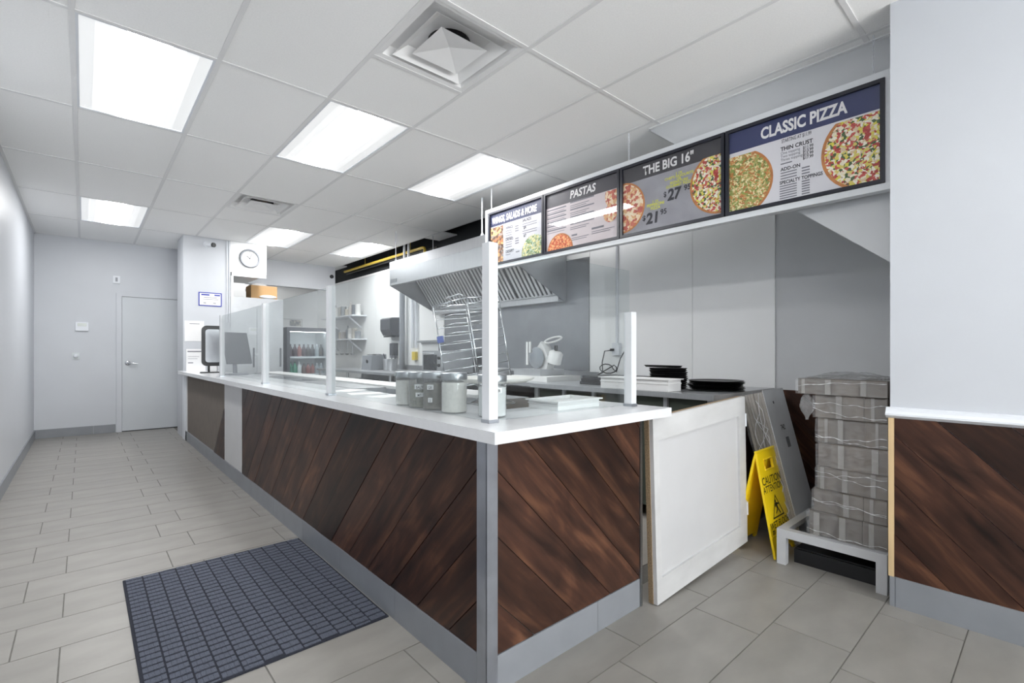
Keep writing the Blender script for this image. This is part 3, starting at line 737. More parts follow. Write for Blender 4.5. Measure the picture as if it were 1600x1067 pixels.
tag(MB().box(2.99, 3.50, 0.60, 0.985, 0.0, 0.075).box(3.0, 3.49, 0.61, 0.975, 0.075, 0.083).build('flat_case', BLACK, None, bevel=0.004), 'flat black case on the floor under the grey stand', 'case')
# shrink-wrapped carton bundles
CART = mat('grey-brown carton board', '665e56', 0.75, noise=0.16, scale=9, var=0.28)
CARTE = mat('carton edge', '9c958c', 0.8, noise=0.2, scale=60, stretch=(1, 1, 14))
WRAPL = mat('wrap crease', 'cfcfd0', 0.3, noise=0.1, scale=20)
TAPE = mat('pale tape', '8f8c87', 0.45, noise=0.06, scale=12)
names = ['lowest wrapped carton bundle, resting on the grey stand', 'wrapped carton bundle, second from the bottom of the stack', 'wrapped carton bundle, third from the bottom of the stack',
         'wrapped carton bundle in mid stack with a bright top edge', 'wrapped carton bundle, third from the top of the stack', 'wrapped carton bundle, just under the top one', 'wide wrapped carton tray on top of the stack']
zz = sz
specs = [(2.935, 0.553, 0.900, 0.128), (2.945, 0.556, 0.880, 0.122), (2.955, 0.556, 0.866, 0.122), (2.945, 0.553, 0.860, 0.128), (2.958, 0.556, 0.866, 0.132), (2.950, 0.556, 0.876, 0.124), (2.935, 0.553, 0.955, 0.085)]
for i, (fx, y0, y1, h) in enumerate(specs):
    t = thing('carton_bundle', names[i], 'carton', (fx, (y0 + y1) / 2, zz), group='shrink-wrapped cartons stacked on the stand')
    d = 0.42; z0, z1 = zz + 0.001, zz + h - 0.002
    # two or three flat cartons side by side, ends of different depth
    n = (3, 3, 2, 2, 3, 3, 3)[i]; cuts = [y0 + (y1 - y0) * c for c in ([0, 0.30, 0.62, 1] if n == 3 else [0, 0.80, 1])]
    if n == 2 and i == 2: cuts = [y0, y0 + 0.66 * (y1 - y0), y1]
    for k in range(n):
        o = rnd.uniform(0, 0.010) + (0.012 if k == n - 1 else 0)
        MB().box(fx + 0.006 + o, fx + d - o, cuts[k] + .001, cuts[k + 1] - .001, z0, z1).build('carton', CART, t, bevel=0.004)
    # tape bands round the front
    for k in range(2 if i % 2 else 3):
        yy = y0 + (y1 - y0) * ((0.18, 0.55, 0.86)[k] + rnd.uniform(-0.06, 0.06)); ww = rnd.uniform(0.012, 0.03)
        MB().box(fx + 0.0025, fx + 0.0045, yy, yy + ww, z0 + 0.002, z1 - 0.002).build('tape_band', TAPE, t)
    # stretch film: wrinkled skin over the front, left end and top
    rr = random.Random(40 + i); ph = [rr.uniform(0, 6) for _ in range(6)]
    def film(u, v):
        w = 0.0022 * (math.sin(9 * u + 3 * v + ph[0]) + math.sin(23 * u - 9 * v + ph[1]) + math.sin(5 * v * 3 + 14 * u + ph[2]))
        if v < 0.62: return (fx - 0.001 + w * 0.6 - 0.003, y0 - 0.002 + (y1 - y0 + 0.006) * u, z0 + (z1 - z0) * v / 0.62)
        q = (v - 0.62) / 0.38
        return (fx + d * 0.8 * q, y0 + (y1 - y0 + 0.004) * u, z1 + 0.0012 + abs(w) * 0.1)
    MB().sheet(film, 26, 12).build('stretch_film', FILM, t, smooth='all')
    # bright twisted film ropes
    for k in range((1, 2, 2, 0, 2, 2, 1)[i]):
        v0 = rr.uniform(0.15, 0.85); v1 = min(0.95, max(0.05, v0 + rr.uniform(-0.4, 0.4)))
        pts = []
        for q in range(29):
            u = q / 28; zc = z0 + (z1 - z0) * (v0 + (v1 - v0) * u + 0.05 * math.sin(6 * u + ph[3 + k]) + 0.035 * math.sin(19 * u + ph[k]))
            pts.append((fx - 0.008, y1 - (y1 - y0) * u, min(z1, max(z0, zc))))
        MB().tube(pts, 0.0018, 5, radii=[0.0006 + 0.0019 * rr.random() ** 2 for _ in pts]).build('film_rope', WRAPL, t, smooth='all')
    zz += h
# loose plastic on the top bundle: a crumpled sheet and a hanging pouch
top = zz
rr = random.Random(3)
def crumple(u, v):
    x = 2.93 + 0.40 * u; y = 0.58 + 0.34 * v
    return (x, y, top + 0.004 + 0.035 * math.sin(PI * u) * math.sin(PI * v) * (0.55 + 0.45 * math.sin(9 * u + 13 * v)) + 0.004 * math.sin(31 * u + 17 * v))
tag(MB().sheet(crumple, 20, 20).build('plastic_sheet', FILM, None, smooth='all'), 'crumpled clear plastic sheet lying on top of the carton stack', 'plastic sheet')
def pouch(u, v):
    a = 2 * PI * u; r = 0.045 * math.sin(min(1, 0.12 + v * 1.0) * PI * 0.93) * (1 + 0.15 * math.sin(5 * a + 7 * v))
    return (2.975 + 0.35 * r * math.cos(a), 0.915 + 0.8 * r * math.sin(a), top - 0.088 - 0.14 * v)
tag(MB().sheet(pouch, 18, 12).build('plastic_pouch', FILM, None, smooth='all'), 'loose clear plastic pouch hanging from the left of the carton stack', 'plastic pouch')
# leaning wrapped flat-pack bundle
LM = T((3.225, 1.01, 0.0)) @ RX(-math.radians(14.3))
lb = thing('flat_pack_bundle', 'plastic-wrapped bundle of flattened cartons leaning against the planked table end', 'cartons', M=LM)
for k in range(7):
    MB().box(0.0 + 0.004 * (k % 3), 0.33, 0.003 + 0.0195 * k, 0.0195 * (k + 1), 0.02 + 0.004 * ((k * 5) % 3), 0.955).build('flattened_carton', CARTE, lb, local=True, bevel=0.0015, seg=1)
SHINY = mat('silver-grey wrapped board', 'c2c4c6', 0.28, noise=0.08, scale=5)
MB().box(0.0, 0.335, -0.004, 0.001, 0.02, 0.965).build('front_board', SHINY, lb, local=True, bevel=0.001, seg=1)
MB().cyl((0.12, -0.0045, 0.88), (0.12, -0.0038, 0.88), 0.010, 10).build('punched_hole', BLACK, lb, local=True)
MB().box(0.165, 0.215, -0.0052, -0.0042, 0.585, 0.65).build('printed_square', mat('grey label print', '6c6d70', 0.6), lb, local=True)
lettering([('742', 0.13, 0.70, 0.045, 0.02, 0, 'LEFT')], 'printed_number', INK, lb, LM @ basis((0, -0.0055, 0), (1, 0, 0), (0, 0, 1), (0, -1, 0)))
def wrapf(u, v):
    w = 0.004 * (math.sin(17 * v + 5 * u) + math.sin(41 * v - 11 * u))
    return (-0.006 + w - 0.004, -0.008 + 0.155 * u, 0.02 + 0.95 * v)
MB().sheet(wrapf, 8, 30).build('stretch_film', FILM, lb, local=True, smooth='all')
for k in range(5):
    pts = [(-0.012, 0.01 + 0.13 * abs(math.sin(q * 0.5 + k)) * (0.3 + 0.14 * k), 0.10 + 0.85 * q / 12 * (1 - 0.05 * k)) for q in range(13)]
    MB().tube(pts, 0.002, 5).build('film_rope', WRAPL, lb, local=True, smooth='all')
# wet floor sign
YELP = mat('yellow plastic', 'f2cf14', 0.42, noise=0.05, scale=8)
sn = thing('wet_floor_sign', 'yellow folding wet floor caution sign beside the grey stand', 'sign', (3.08, 1.17, 0))
def sign_board(M, printed):
    w0, w1, h = 0.155, 0.135, 0.60
    outer = [(-w0, 0.0), (-w0 + 0.035, 0.0), (-w0 + 0.055, 0.035), (w0 - 0.055, 0.035), (w0 - 0.035, 0.0), (w0, 0.0), (w1 + 0.004, h - 0.03), (w1 - 0.02, h), (-w1 + 0.02, h), (-w1 - 0.004, h - 0.03)]
    # board with a handle slot: built as a ring of quads around the slot
    b = MB()
    hs0, hs1, hz0, hz1 = -0.062, 0.062, h - 0.115, h - 0.055
    def strip(p): b.prism(p, 0.0, -0.012, 'y')
    strip([(-w0, 0.0), (-w0 + 0.035, 0.0), (-w0 + 0.055, 0.035), (w0 - 0.055, 0.035), (w0 - 0.035, 0.0), (w0, 0.0), (w1 + 0.006, hz0), (-w1 - 0.006, hz0)])
    strip([(-w1 - 0.006, hz0), (hs0, hz0), (hs0, hz1), (-w1 - 0.004, hz1)]); strip([(hs1, hz0), (w1 + 0.006, hz0), (w1 + 0.004, hz1), (hs1, hz1)])
    strip([(-w1 - 0.004, hz1), (w1 + 0.004, hz1), (w1 - 0.005, h - 0.012), (w1 - 0.025, h), (-w1 + 0.025, h), (-w1 + 0.005, h - 0.012)])
    o = b.build('board', YELP, sn, M=M)
    MB().tube([(hs0, -0.013, hz0), (hs1, -0.013, hz0), (hs1, -0.013, hz1), (hs0, -0.013, hz1)], 0.005, 6, closed=True).build('handle_rim', YELP, o, M=M)
    r = MB().box(-w0 + 0.002, w0 - 0.002, -0.016, -0.012, 0.115, 0.122).build('rib', YELP, o, M=M)
    if printed:
        P = M @ basis((0, -0.0128, 0), (1, 0, 0), (0, 0, 1), (0, -1, 0))
        BL = mat('black sign print', '1c1a10', 0.6, noise=0.0)
        lettering([('CAUTION', 0.0, 0.405, 0.062, 0.012, 0, 'CENTER', 0.98), ('ATTENTION', 0.0, 0.358, 0.056, 0.010, 0, 'CENTER', 0.9),
                   ('WET FLOOR', 0.0, 0.155, 0.054, 0.010, 0, 'CENTER', 0.92), ('PLANCHER', 0.0, 0.112, 0.054, 0.010, 0, 'CENTER', 0.95)], 'lettering', BL, o, P)
        tri = MB(); 
        V = [(-0.085, 0.205), (0.085, 0.205), (0.0, 0.335)]
        c = (0, 0.252)
        for k in range(3):
            a, b2 = V[k], V[(k + 1) % 3]
            ai = (a[0] + (c[0] - a[0]) * 0.17, a[1] + (c[1] - a[1]) * 0.17); bi = (b2[0] + (c[0] - b2[0]) * 0.17, b2[1] + (c[1] - b2[1]) * 0.17)
            tri.face([(a[0], a[1], 0), (b2[0], b2[1], 0), (bi[0], bi[1], 0), (ai[0], ai[1], 0)])
        def limb(p): tri.face([(x, y, 0) for x, y in p])
        tri.face([(-0.012 + 0.009 * math.cos(2 * PI * k / 10), 0.298 + 0.009 * math.sin(2 * PI * k / 10), 0) for k in range(10)])
        limb([(-0.020, 0.287), (-0.002, 0.290), (0.014, 0.255), (-0.004, 0.248)])
        limb([(-0.020, 0.287), (-0.030, 0.268), (-0.022, 0.262), (-0.012, 0.276)]); limb([(-0.002, 0.288), (0.030, 0.280), (0.030, 0.272), (0.004, 0.274)])
        limb([(-0.004, 0.252), (-0.030, 0.232), (-0.026, 0.224), (0.006, 0.246)]); limb([(0.004, 0.252), (0.014, 0.254), (0.040, 0.222), (0.030, 0.218)])
        t2 = tri.build('pictogram', BL, o, M=P)
        tag(t2, kind='stuff')
a = math.atan2(0.115, 0.59)
sign_board(T((3.09, 1.072, 0.0)) @ RX(-a), True)
sign_board(T((3.09, 1.288, 0.0)) @ RZ(PI) @ RX(-a), False)
MB().cyl((2.955, 1.18, 0.588), (3.225, 1.18, 0.588), 0.008, 10).build('hinge', YELP, sn)

# ================================================================== ON THE COUNTERTOP
LIDM = mat('brushed lid', 'aeb0b3', 0.28, metal=1.0, noise=0.08, scale=10)
FLOURM = mat('flour', 'dedcd6', 0.9, noise=0.04); DARKSPICE = mat('dark spice', '6f6a62', 0.9, noise=0.3, scale=90); GREYSPICE = mat('grey-green herbs', '86857a', 0.9, noise=0.35, scale=120)
def jar(x, y, r, h, fill, fm, label, tags):
    t = thing('storage_jar', label, 'jar', (x, y, GZ0), group='clear jars with steel lids on the countertop')
    MB().lathe([(0, 0.001), (r * 0.96, 0.001), (r, 0.006), (r, h - 0.03), (r * 0.97, h - 0.022)], n=32).build('jar_body', JARG, t, local=True, smooth=True)
    MB().lathe([(0, 0.005), (r * 0.95, 0.005), (r * 0.95, h * fill), (r * 0.6, h * fill + 0.006), (0, h * fill + 0.004)], n=32).build('contents', fm, t, local=True, smooth=True)
    MB().lathe([(0, h - 0.028), (r * 1.02, h - 0.028), (r * 1.03, h - 0.025), (r * 1.03, h - 0.003), (r * 1.0, h), (0, h)], n=32).build('lid', LIDM, t, local=True, smooth=True)
    for (ang, z, wd, hh, txt) in tags:
        c0 = math.radians(ang); n = 6; half = wd / r / 2
        b = MB()
        def f(u, v): 
            q = c0 - half + 2 * half * u
            return ((r + 0.0008) * math.cos(q), (r + 0.0008) * math.sin(q), z + hh * v)
        o = b.sheet(f, 6, 1).build('label_strip', PAPER, t, local=True)
        if txt:
            nx, ny = math.cos(c0), math.sin(c0)
            lettering([(txt, 0, 0.003, hh * 0.8, 0.01, 0, 'CENTER', 0.8)], 'label_text', INK, o, T((x, y, GZ0)) @ basis(((r + 0.0022) * nx, (r + 0.0022) * ny, z), (-ny, nx, 0), (0, 0, 1), (nx, ny, 0)))
vd = lambda x, y: math.degrees(math.atan2(-y, -x))
jar(1.165, 2.085, 0.050, 0.160, 0.74, FLOURM, 'clear jar of pale flour, furthest left of the row on the countertop', [])
jar(1.165, 1.955, 0.052, 0.162, 0.62, GREYSPICE, 'clear jar of grey-green herbs with two white labels, second in the row', [(vd(1.165, 1.955) - 4, 0.085, 0.045, 0.022, 'SALT'), (vd(1.165, 1.955) - 4, 0.05, 0.035, 0.02, 'MT')])
jar(1.165, 1.832, 0.052, 0.166, 0.70, DARKSPICE, 'clear jar of dark spice with white labels, third in the row', [(vd(1.165, 1.832) - 22, 0.09, 0.03, 0.022, 'GR'), (vd(1.165, 1.832) - 22, 0.035, 0.02, 0.02, '2')])
jar(1.165, 1.682, 0.054, 0.166, 0.76, FLOURM, 'wide jar of white powder with a steel lid, fourth in the row', [])
jar(1.205, 1.478, 0.056, 0.165, 0.70, mat('white crystals', 'd7d8d8', 0.8, noise=0.03), 'jar of white powder half hidden by the corner post of the glass guard', [(vd(1.205, 1.478) + 26, 0.095, 0.03, 0.02, 'ER')])
# oval white board on a wire pizza stand
pl = thing('pizza_stand', 'wire stand carrying a round white platter behind the glass guard', 'stand', (1.56, 1.56, GZ0))
PX, PY, PZ_ = 1.52, 1.86, GZ0
b = MB()
for k in range(3):
    a0 = 2 * PI * k / 3 + 0.4; a1 = a0 + 1.9
    b.tube([(PX + 0.11 * math.cos(a0), PY + 0.11 * math.sin(a0), 0.9275), (PX + 0.04 * math.cos((a0 + a1) / 2), PY + 0.04 * math.sin((a0 + a1) / 2), 0.975), (PX + 0.11 * math.cos(a1), PY + 0.11 * math.sin(a1), 1.028)], 0.0025, 6)
for z, r in ((0.9275, 0.11), (1.028, 0.12)):
    b.tube([(PX + r * math.cos(2 * PI * j / 28), PY + r * math.sin(2 * PI * j / 28), z) for j in range(28)], 0.0025, 6, closed=True)
b.build('wire_frame', CHROME, pl, smooth='all')
tag(MB().lathe([(0, 1.031), (0.17, 1.031), (0.205, 1.048), (0.207, 1.053), (0.20, 1.053), (0.168, 1.038), (0, 1.037)], (PX, PY, 0), 40).build('platter', mat('white melamine', 'dddbd6', 0.3, noise=0.02), None, smooth=True), 'round white platter lying on the wire stand', 'platter')
# white tray behind the short glass
tr = thing('white_tray', 'shallow white plastic tray on the countertop behind the short glass panel', 'tray', (1.62, 1.50, GZ0))
def tray(t, x0, x1, y0, y1, z, h, fl_=0.012, m=None):
    m = m or mat('white polypropylene', 'dcdcdc', 0.4, noise=0.02)
    b = MB(); w = 0.004
    b.box(x0, x1, y0, y1, z, z + w); b.box(x0, x0 + w, y0, y1, z + w, z + h); b.box(x1 - w, x1, y0, y1, z + w, z + h)
    b.box(x0 + w, x1 - w, y0, y0 + w, z + w, z + h); b.box(x0 + w, x1 - w, y1 - w, y1, z + w, z + h)
    b.build('tub', m, t)
    r = MB()
    r.box(x0 - fl_, x1 + fl_, y0 - fl_, y0 + w, z + h, z + h + 0.006).box(x0 - fl_, x1 + fl_, y1 - w, y1 + fl_, z + h, z + h + 0.006)
    r.box(x0 - fl_, x0 + w, y0 + w, y1 - w, z + h, z + h + 0.006).box(x1 - w, x1 + fl_, y0 + w, y1 - w, z + h, z + h + 0.006)
    r.build('rim', m, t, bevel=0.0015, seg=1)
    rb = MB().box(x0 - 0.004, x1 + 0.004, y0 - 0.004, y1 + 0.004, z + h * 0.62, z + h * 0.70).build('reinforcing_rib', m, t)
tray(tr, 1.52, 1.80, 1.42, 1.60, 0.9255, 0.035)
# napkin tower at the far end
nt = thing('napkin_dispenser', 'tall black napkin dispenser with a silver face at the far end of the countertop', 'napkin dispenser', (1.205, 7.0, GZ0), rz=-0.10)
def rr_prism(w, h, r, d0, d1, n=6, taper=0.0):
    pts = []
    for (cx, cz, a0) in ((w / 2 - r, r, -PI / 2), (w / 2 - r, h - r, 0), (-w / 2 + r, h - r, PI / 2), (-w / 2 + r, r, PI)):
        for k in range(n + 1):
            a = a0 + PI / 2 * k / n; pts.append((cx + r * math.cos(a), cz + r * math.sin(a)))
    return MB().prism(pts, d0, d1, 'y')
o = rr_prism(0.23, 0.50, 0.055, -0.04, 0.05).build('housing', BLACK, nt, local=True, bevel=0.004); o.matrix_basis = T((0, 0, 0.085))
o = rr_prism(0.165, 0.41, 0.035, -0.052, -0.04).build('silver_face', mat('satin silver face', '9fa3a8', 0.3, metal=0.3, noise=0.1, scale=4), nt, local=True, bevel=0.004); o.matrix_basis = T((0.005, 0, 0.13))
MB().box(-0.13, 0.12, -0.11, 0.06, 0, 0.014).box(-0.05, 0.05, -0.02, 0.04, 0.014, 0.10).build('base', BLACK, nt, local=True, bevel=0.004)
MB().box(-0.03, 0.04, -0.09, -0.03, 0.014, 0.085).build('napkin_stack', PAPER, nt, local=True, bevel=0.004)
# small sign on the countertop against the pillar, and posters on the pillar
def flat_sign(name, label, cat, x0, x1, z0, z1, y, th, m, frame_m=None, bw=0.0):
    t = thing(name, label, cat, ((x0 + x1) / 2, y, z0))
    if frame_m:
        MB().box(x0, x1, y - th, y, z0, z1).build('frame', frame_m, t, bevel=0.001, seg=1)
        MB().box(x0 + bw, x1 - bw, y - th - 0.001, y - th, z0 + bw, z1 - bw).build('sheet', m, t)
    else: MB().box(x0, x1, y - th, y, z0, z1).build('sheet', m, t)
    return t
BLUE = mat('blue frame print', '3a44a0', 0.5, noise=0.02)
t = flat_sign('certificate', 'blue-bordered certificate on the pillar below the security camera', 'certificate', 1.207, 1.492, 1.835, 2.03, 8.0, 0.004, PAPER, BLUE, 0.014)
MB().box(1.24, 1.34, 7.994, 7.995, 1.985, 2.005).box(1.40, 1.47, 7.994, 7.995, 1.985, 2.005).build('printed_title', BLUE, t)
MB().box(1.27, 1.43, 7.9945, 7.995, 1.955, 1.962).box(1.26, 1.45, 7.9945, 7.995, 1.93, 1.936).box(1.265, 1.30, 7.9945, 7.995, 1.875, 1.885).box(1.385, 1.42, 7.9945, 7.995, 1.875, 1.885).build('printed_lines', INKG, t)
t = flat_sign('paper_notice', 'white paper notice taped to the pillar left of the napkin dispenser', 'notice', 1.045, 1.275, 1.335, 1.62, 8.0, 0.002, PAPER)
MB().box(1.10, 1.22, 7.9972, 7.998, 1.575, 1.583).build('printed_line', INKG, t)
t = flat_sign('counter_card', 'white printed card standing on the countertop below the paper notice', 'card', 1.05, 1.275, GZ0 + 0.001, GZ0 + 0.30, 7.90, 0.004, PAPER)
MB().box(1.065, 1.26, 7.8945, 7.896, 1.185, 1.20).box(1.07, 1.13, 7.8945, 7.896, 1.03, 1.042).box(1.07, 1.2, 7.8945, 7.896, 1.12, 1.124).box(1.07, 1.18, 7.8945, 7.896, 1.09, 1.094).build('printed_lines', INKG, t)
# security camera, conduits, clock
sc_ = thing('security_camera', 'small white bullet security camera high on the pillar', 'security camera', (1.31, 7.98, 2.70))
MB().lathe([(0, 0), (0.035, 0), (0.035, 0.012), (0.0, 0.014)], M=T((1.30, 8.0, 2.71)) @ RX(PI / 2)).tube([(1.30, 7.99, 2.71), (1.31, 7.95, 2.70)], 0.012, 10).build('mount', TRIMW, sc_, smooth=True)
MB().tube([(1.30, 7.96, 2.705), (1.36, 7.88, 2.69)], 0.03, 14).build('housing', TRIMW, sc_, smooth=True)
MB().tube([(1.36, 7.88, 2.69), (1.375, 7.86, 2.685)], 0.032, 14).build('lens_hood', BLACK, sc_, smooth=True)
for x, l in ((1.555, 'thin white cable run down the pillar, on the left'), (1.585, 'thin white cable run down the pillar, nearest the clock')):
    tag(MB().tube([(x, 7.992, 2.80), (x + 0.004, 7.992, 2.2), (x, 7.992, 1.62)], 0.006, 8).build('cable_run', TRIMW, None, smooth=True), l, 'cable', 'cables on the pillar')
ck = thing('wall_clock', 'round grey-rimmed wall clock on the white soffit', 'clock', (1.855, 7.995, 2.578))
CM = T((1.855, 8.0, 2.578)) @ RX(PI / 2)
MB().lathe([(0.115, 0.0), (0.135, 0.004), (0.14, 0.02), (0.13, 0.034), (0.112, 0.03), (0.112, 0.0)], n=36, M=CM).build('rim', mat('clock rim grey', '666a70', 0.4), ck, smooth=True)
MB().lathe([(0, 0.012), (0.113, 0.012), (0.113, 0.008), (0, 0.008)], n=36, M=CM).build('dial', mat('clock dial', 'cfcfcf', 0.6, noise=0.01), ck)
for ang, l, w in ((0.9, 0.055, 0.005), (-0.4, 0.08, 0.004)):
    MB().box(-w, w, -0.01, l, 0.013, 0.0145, M=CM @ RZ(ang)).build('hand', INK, ck)
mk_ = MB()
for k in range(12): mk_.box(-0.003, 0.003, 0.088, 0.10, 0.0125, 0.0135, M=CM @ RZ(k * PI / 6))
tag(mk_.build('hour_marks', INK, ck), kind='stuff')
# fixtures on the far wall
t = thing('alarm_panel', 'white rectangular keypad on the far grey wall', 'keypad', (-0.017, YF, 1.49))
MB().box(-0.085, 0.052, YF - 0.03, YF, 1.488, 1.61).build('case', TRIMW, t, bevel=0.006); MB().box(-0.065, 0.032, YF - 0.032, YF - 0.03, 1.55, 1.595).build('screen', mat('pale screen', 'c6cbc6', 0.3), t)
t = thing('door_buzzer', 'small round thermostat on a square plate, low on the far wall', 'thermostat', (-0.08, YF, 1.08))
MB().box(-0.12, -0.045, YF - 0.008, YF, 1.085, 1.175).build('plate', mat('pale plate', 'c9cfd0', 0.4), t, bevel=0.003)
MB().lathe([(0, 0.03), (0.022, 0.028), (0.028, 0.018), (0.028, 0), (0, 0)], n=20, M=T((-0.082, YF - 0.008, 1.13)) @ RX(PI / 2)).build('dial', TRIMW, t, smooth=True)
t = thing('wall_sensor', 'small white sensor above the far door', 'sensor', (0.365, YF, 2.2))
MB().box(0.325, 0.405, YF - 0.02, YF, 2.2, 2.31).build('case', TRIMW, t, bevel=0.004); MB().box(0.352, 0.378, YF - 0.022, YF - 0.02, 2.225, 2.285).build('lens', GREYP, t)
# till screen behind the glass
tl = thing('till_terminal', 'grey touch-screen till with its back to the customers behind the glass', 'till', (1.27, 6.1, GZ0), rz=0.35)
MB().box(-0.11, 0.11, -0.07, 0.07, 0, 0.02).build('base', GREYP, tl, local=True, bevel=0.004)
MB().tube([(0, 0.0, 0.02), (0.0, 0.01, 0.13), (0.0, -0.01, 0.22)], 0.022, 12).build('neck', GREYP, tl, local=True, smooth=True)
MB().box(-0.14, 0.14, -0.012, 0.016, -0.18, 0.18).build('screen_back', DGREY, tl, local=True, bevel=0.01, M=T((0, -0.03, 0.30)) @ RX(-0.3))
MB().box(-0.13, 0.13, 0.016, 0.018, -0.17, 0.17).build('screen', BLACK, tl, local=True, M=T((0, -0.03, 0.30)) @ RX(-0.3))

# ================================================================== KITCHEN
# ---- prep rail just inside the counter
pt = thing('prep_table', 'stainless prep table with pan wells and a white cutting board behind the counter', 'prep table', (1.6, 4.3, 0))
MB().box(1.41, 1.95, 2.05, 6.9, 0.05, 0.86).build('cabinet', STEEL, pt)
f = MB(); f.box(1.41, 1.44, 2.05, 6.9, 0.86, 0.915).box(1.66, 1.95, 2.05, 6.9, 0.86, 0.915)
for k in range(9):
    y = 2.05 + k * 0.605; f.box(1.44, 1.66, y, y + 0.02, 0.86, 0.915)
f.build('top_frame', STEEL, pt)
for k in range(8):
    y = 2.075 + k * 0.605
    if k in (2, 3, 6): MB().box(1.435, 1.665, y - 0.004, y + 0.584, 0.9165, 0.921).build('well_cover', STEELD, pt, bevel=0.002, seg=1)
    else:
        w = MB().box(1.442, 1.658, y, y + 0.575, 0.862, 0.868).build('pan_well', DGREY, pt)
MB().box(1.67, 1.90, 2.20, 6.7, 0.916, 0.934).build('cutting_board', mat('white cutting board', 'dededd', 0.4, noise=0.02), pt, bevel=0.003)
for i, (x, y, a) in enumerate(((1.30, 2.55, 0.3), (1.29, 2.80, -0.2), (1.31, 3.1, 0.5))):
    tag(MB().box(-0.10, 0.10, -0.07, 0.07, 0, 0.0015, M=T((x, y, 0.9255)) @ RZ(a)).build('paper_sheet', PAPER, None),
        ['white paper sheet on the countertop nearest the jars', 'white paper sheet on the countertop, the middle one of three', 'white paper sheet on the countertop furthest from the jars'][i], 'paper', 'papers on the countertop')
# ---- near kitchen table with cupboards, planked end
kt = thing('kitchen_table', 'stainless kitchen table with dark cupboard front and a planked end', 'table', (3.4, 2.1, 0))
TX0, TY0, TY1, TZ = 2.915, 1.412, 3.05, 0.91
MB().box(TX0, XW - 0.02, TY0, TY1, TZ - 0.035, TZ).build('table_top', STEEL, kt, bevel=0.003)
MB().box(TX0 + 0.06, XW - 0.05, TY0 + 0.03, TY1, 0.10, TZ - 0.036).build('cupboard', mat('dark green cupboard', '3d443c', 0.5, noise=0.05), kt)
for k in range(6):
    y = TY0 + 0.03 + k * 0.31
    MB().box(TX0 + 0.035, TX0 + 0.058, y, y + 0.028, 0.02, TZ - 0.036).build('upright', STEEL, kt)
planks(kt, basis((2.93, 1.424, 0.02), (1, 0, 0), (0, 0, 1), (0, -1, 0)), XW - 0.03 - 2.93, 0.855, 1, 0.05, 0.229)
MB().box(2.918, 2.93, 1.408, 1.43, 0.0, 0.875).build('edge_trim', ALU, kt)
# ---- long work table further back
wt = thing('work_table', 'long stainless work table along the kitchen back wall', 'table', (3.5, 6.0, 0))
MB().box(3.02, XW - 0.02, 3.06, 8.5, 0.872, 0.905).box(XW - 0.035, XW - 0.02, 3.06, 8.5, 0.905, 0.98).build('table_top', STEEL, wt, bevel=0.003)
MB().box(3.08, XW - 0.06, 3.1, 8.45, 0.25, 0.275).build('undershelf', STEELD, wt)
for y in (3.12, 4.5, 5.9, 7.3, 8.45):
    for x in (3.06, XW - 0.08):
        MB().cyl((x, y, 0.0), (x, y, 0.872), 0.02, 12).build('leg', STEEL, wt, smooth=True)
for i, y in enumerate((4.0, 5.3, 6.7, 7.9)):
    t = thing('storage_bin', ['dark grey bin under the work table, nearest the hood', 'dark grey bin under the work table, second from the hood', 'dark grey bin under the work table, third from the hood', 'dark grey bin under the work table, furthest away'][i], 'bin', (3.4, y, 0.276), group='bins under the work table')
    MB().prism([(3.12, y - 0.28), (3.7, y - 0.28), (3.7, y + 0.28), (3.12, y + 0.28)], 0.277, 0.70, 'z', inset=-0.02).build('tub', DGREY, t, bevel=0.01)
    MB().box(3.09, 3.73, y - 0.31, y + 0.31, 0.70, 0.73).build('lid', GREYP, t, bevel=0.008)
# ---- stainless splashback
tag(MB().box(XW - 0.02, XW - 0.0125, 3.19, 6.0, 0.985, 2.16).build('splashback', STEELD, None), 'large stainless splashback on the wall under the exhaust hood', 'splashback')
# ---- exhaust hood
hd = thing('exhaust_hood', 'stainless exhaust hood with slanted baffle filters over the work table', 'hood', (3.3, 4.5, 1.73))
HX, HY0, HY1, HZ0, HZ1 = 3.09, 3.50, 5.98, 2.075, 2.38
MB().box(HX, HX + 0.012, HY0, HY1, HZ0 + 0.012, HZ1).box(HX, XW - 0.022, HY0, HY1, HZ1, HZ1 + 0.012).box(XW - 0.034, XW - 0.022, HY0, HY1, 1.73, HZ1).build('canopy', STEELH, hd)
MB().box(HX - 0.004, HX + 0.05, HY0, HY1, HZ0, HZ0 + 0.014).build('front_lip', STEELH, hd)
for y in (HY0, HY1 - 0.012):
    MB().prism([(HX + 0.001, HZ0), (XW - 0.035, 1.72), (XW - 0.035, HZ1), (HX + 0.001, HZ1)], y, y + 0.012, 'y').build('end_panel', STEELH, hd)
MB().box(XW - 0.14, XW - 0.034, HY0 + 0.012, HY1 - 0.012, 1.72, 1.745).box(XW - 0.14, XW - 0.128, HY0 + 0.012, HY1 - 0.012, 1.745, 1.80).build('grease_trough', STEEL, hd)
FIL = mat('baffle dark gap', '2e3032', 0.6)
p0, p1 = Vector((XW - 0.14, 0, 1.80)), Vector((3.36, 0, 2.36))
dirv = (p1 - p0); ln = dirv.length; dirv.normalize(); nv = Vector((dirv.z, 0, -dirv.x))
if nv.x > 0: nv = -nv
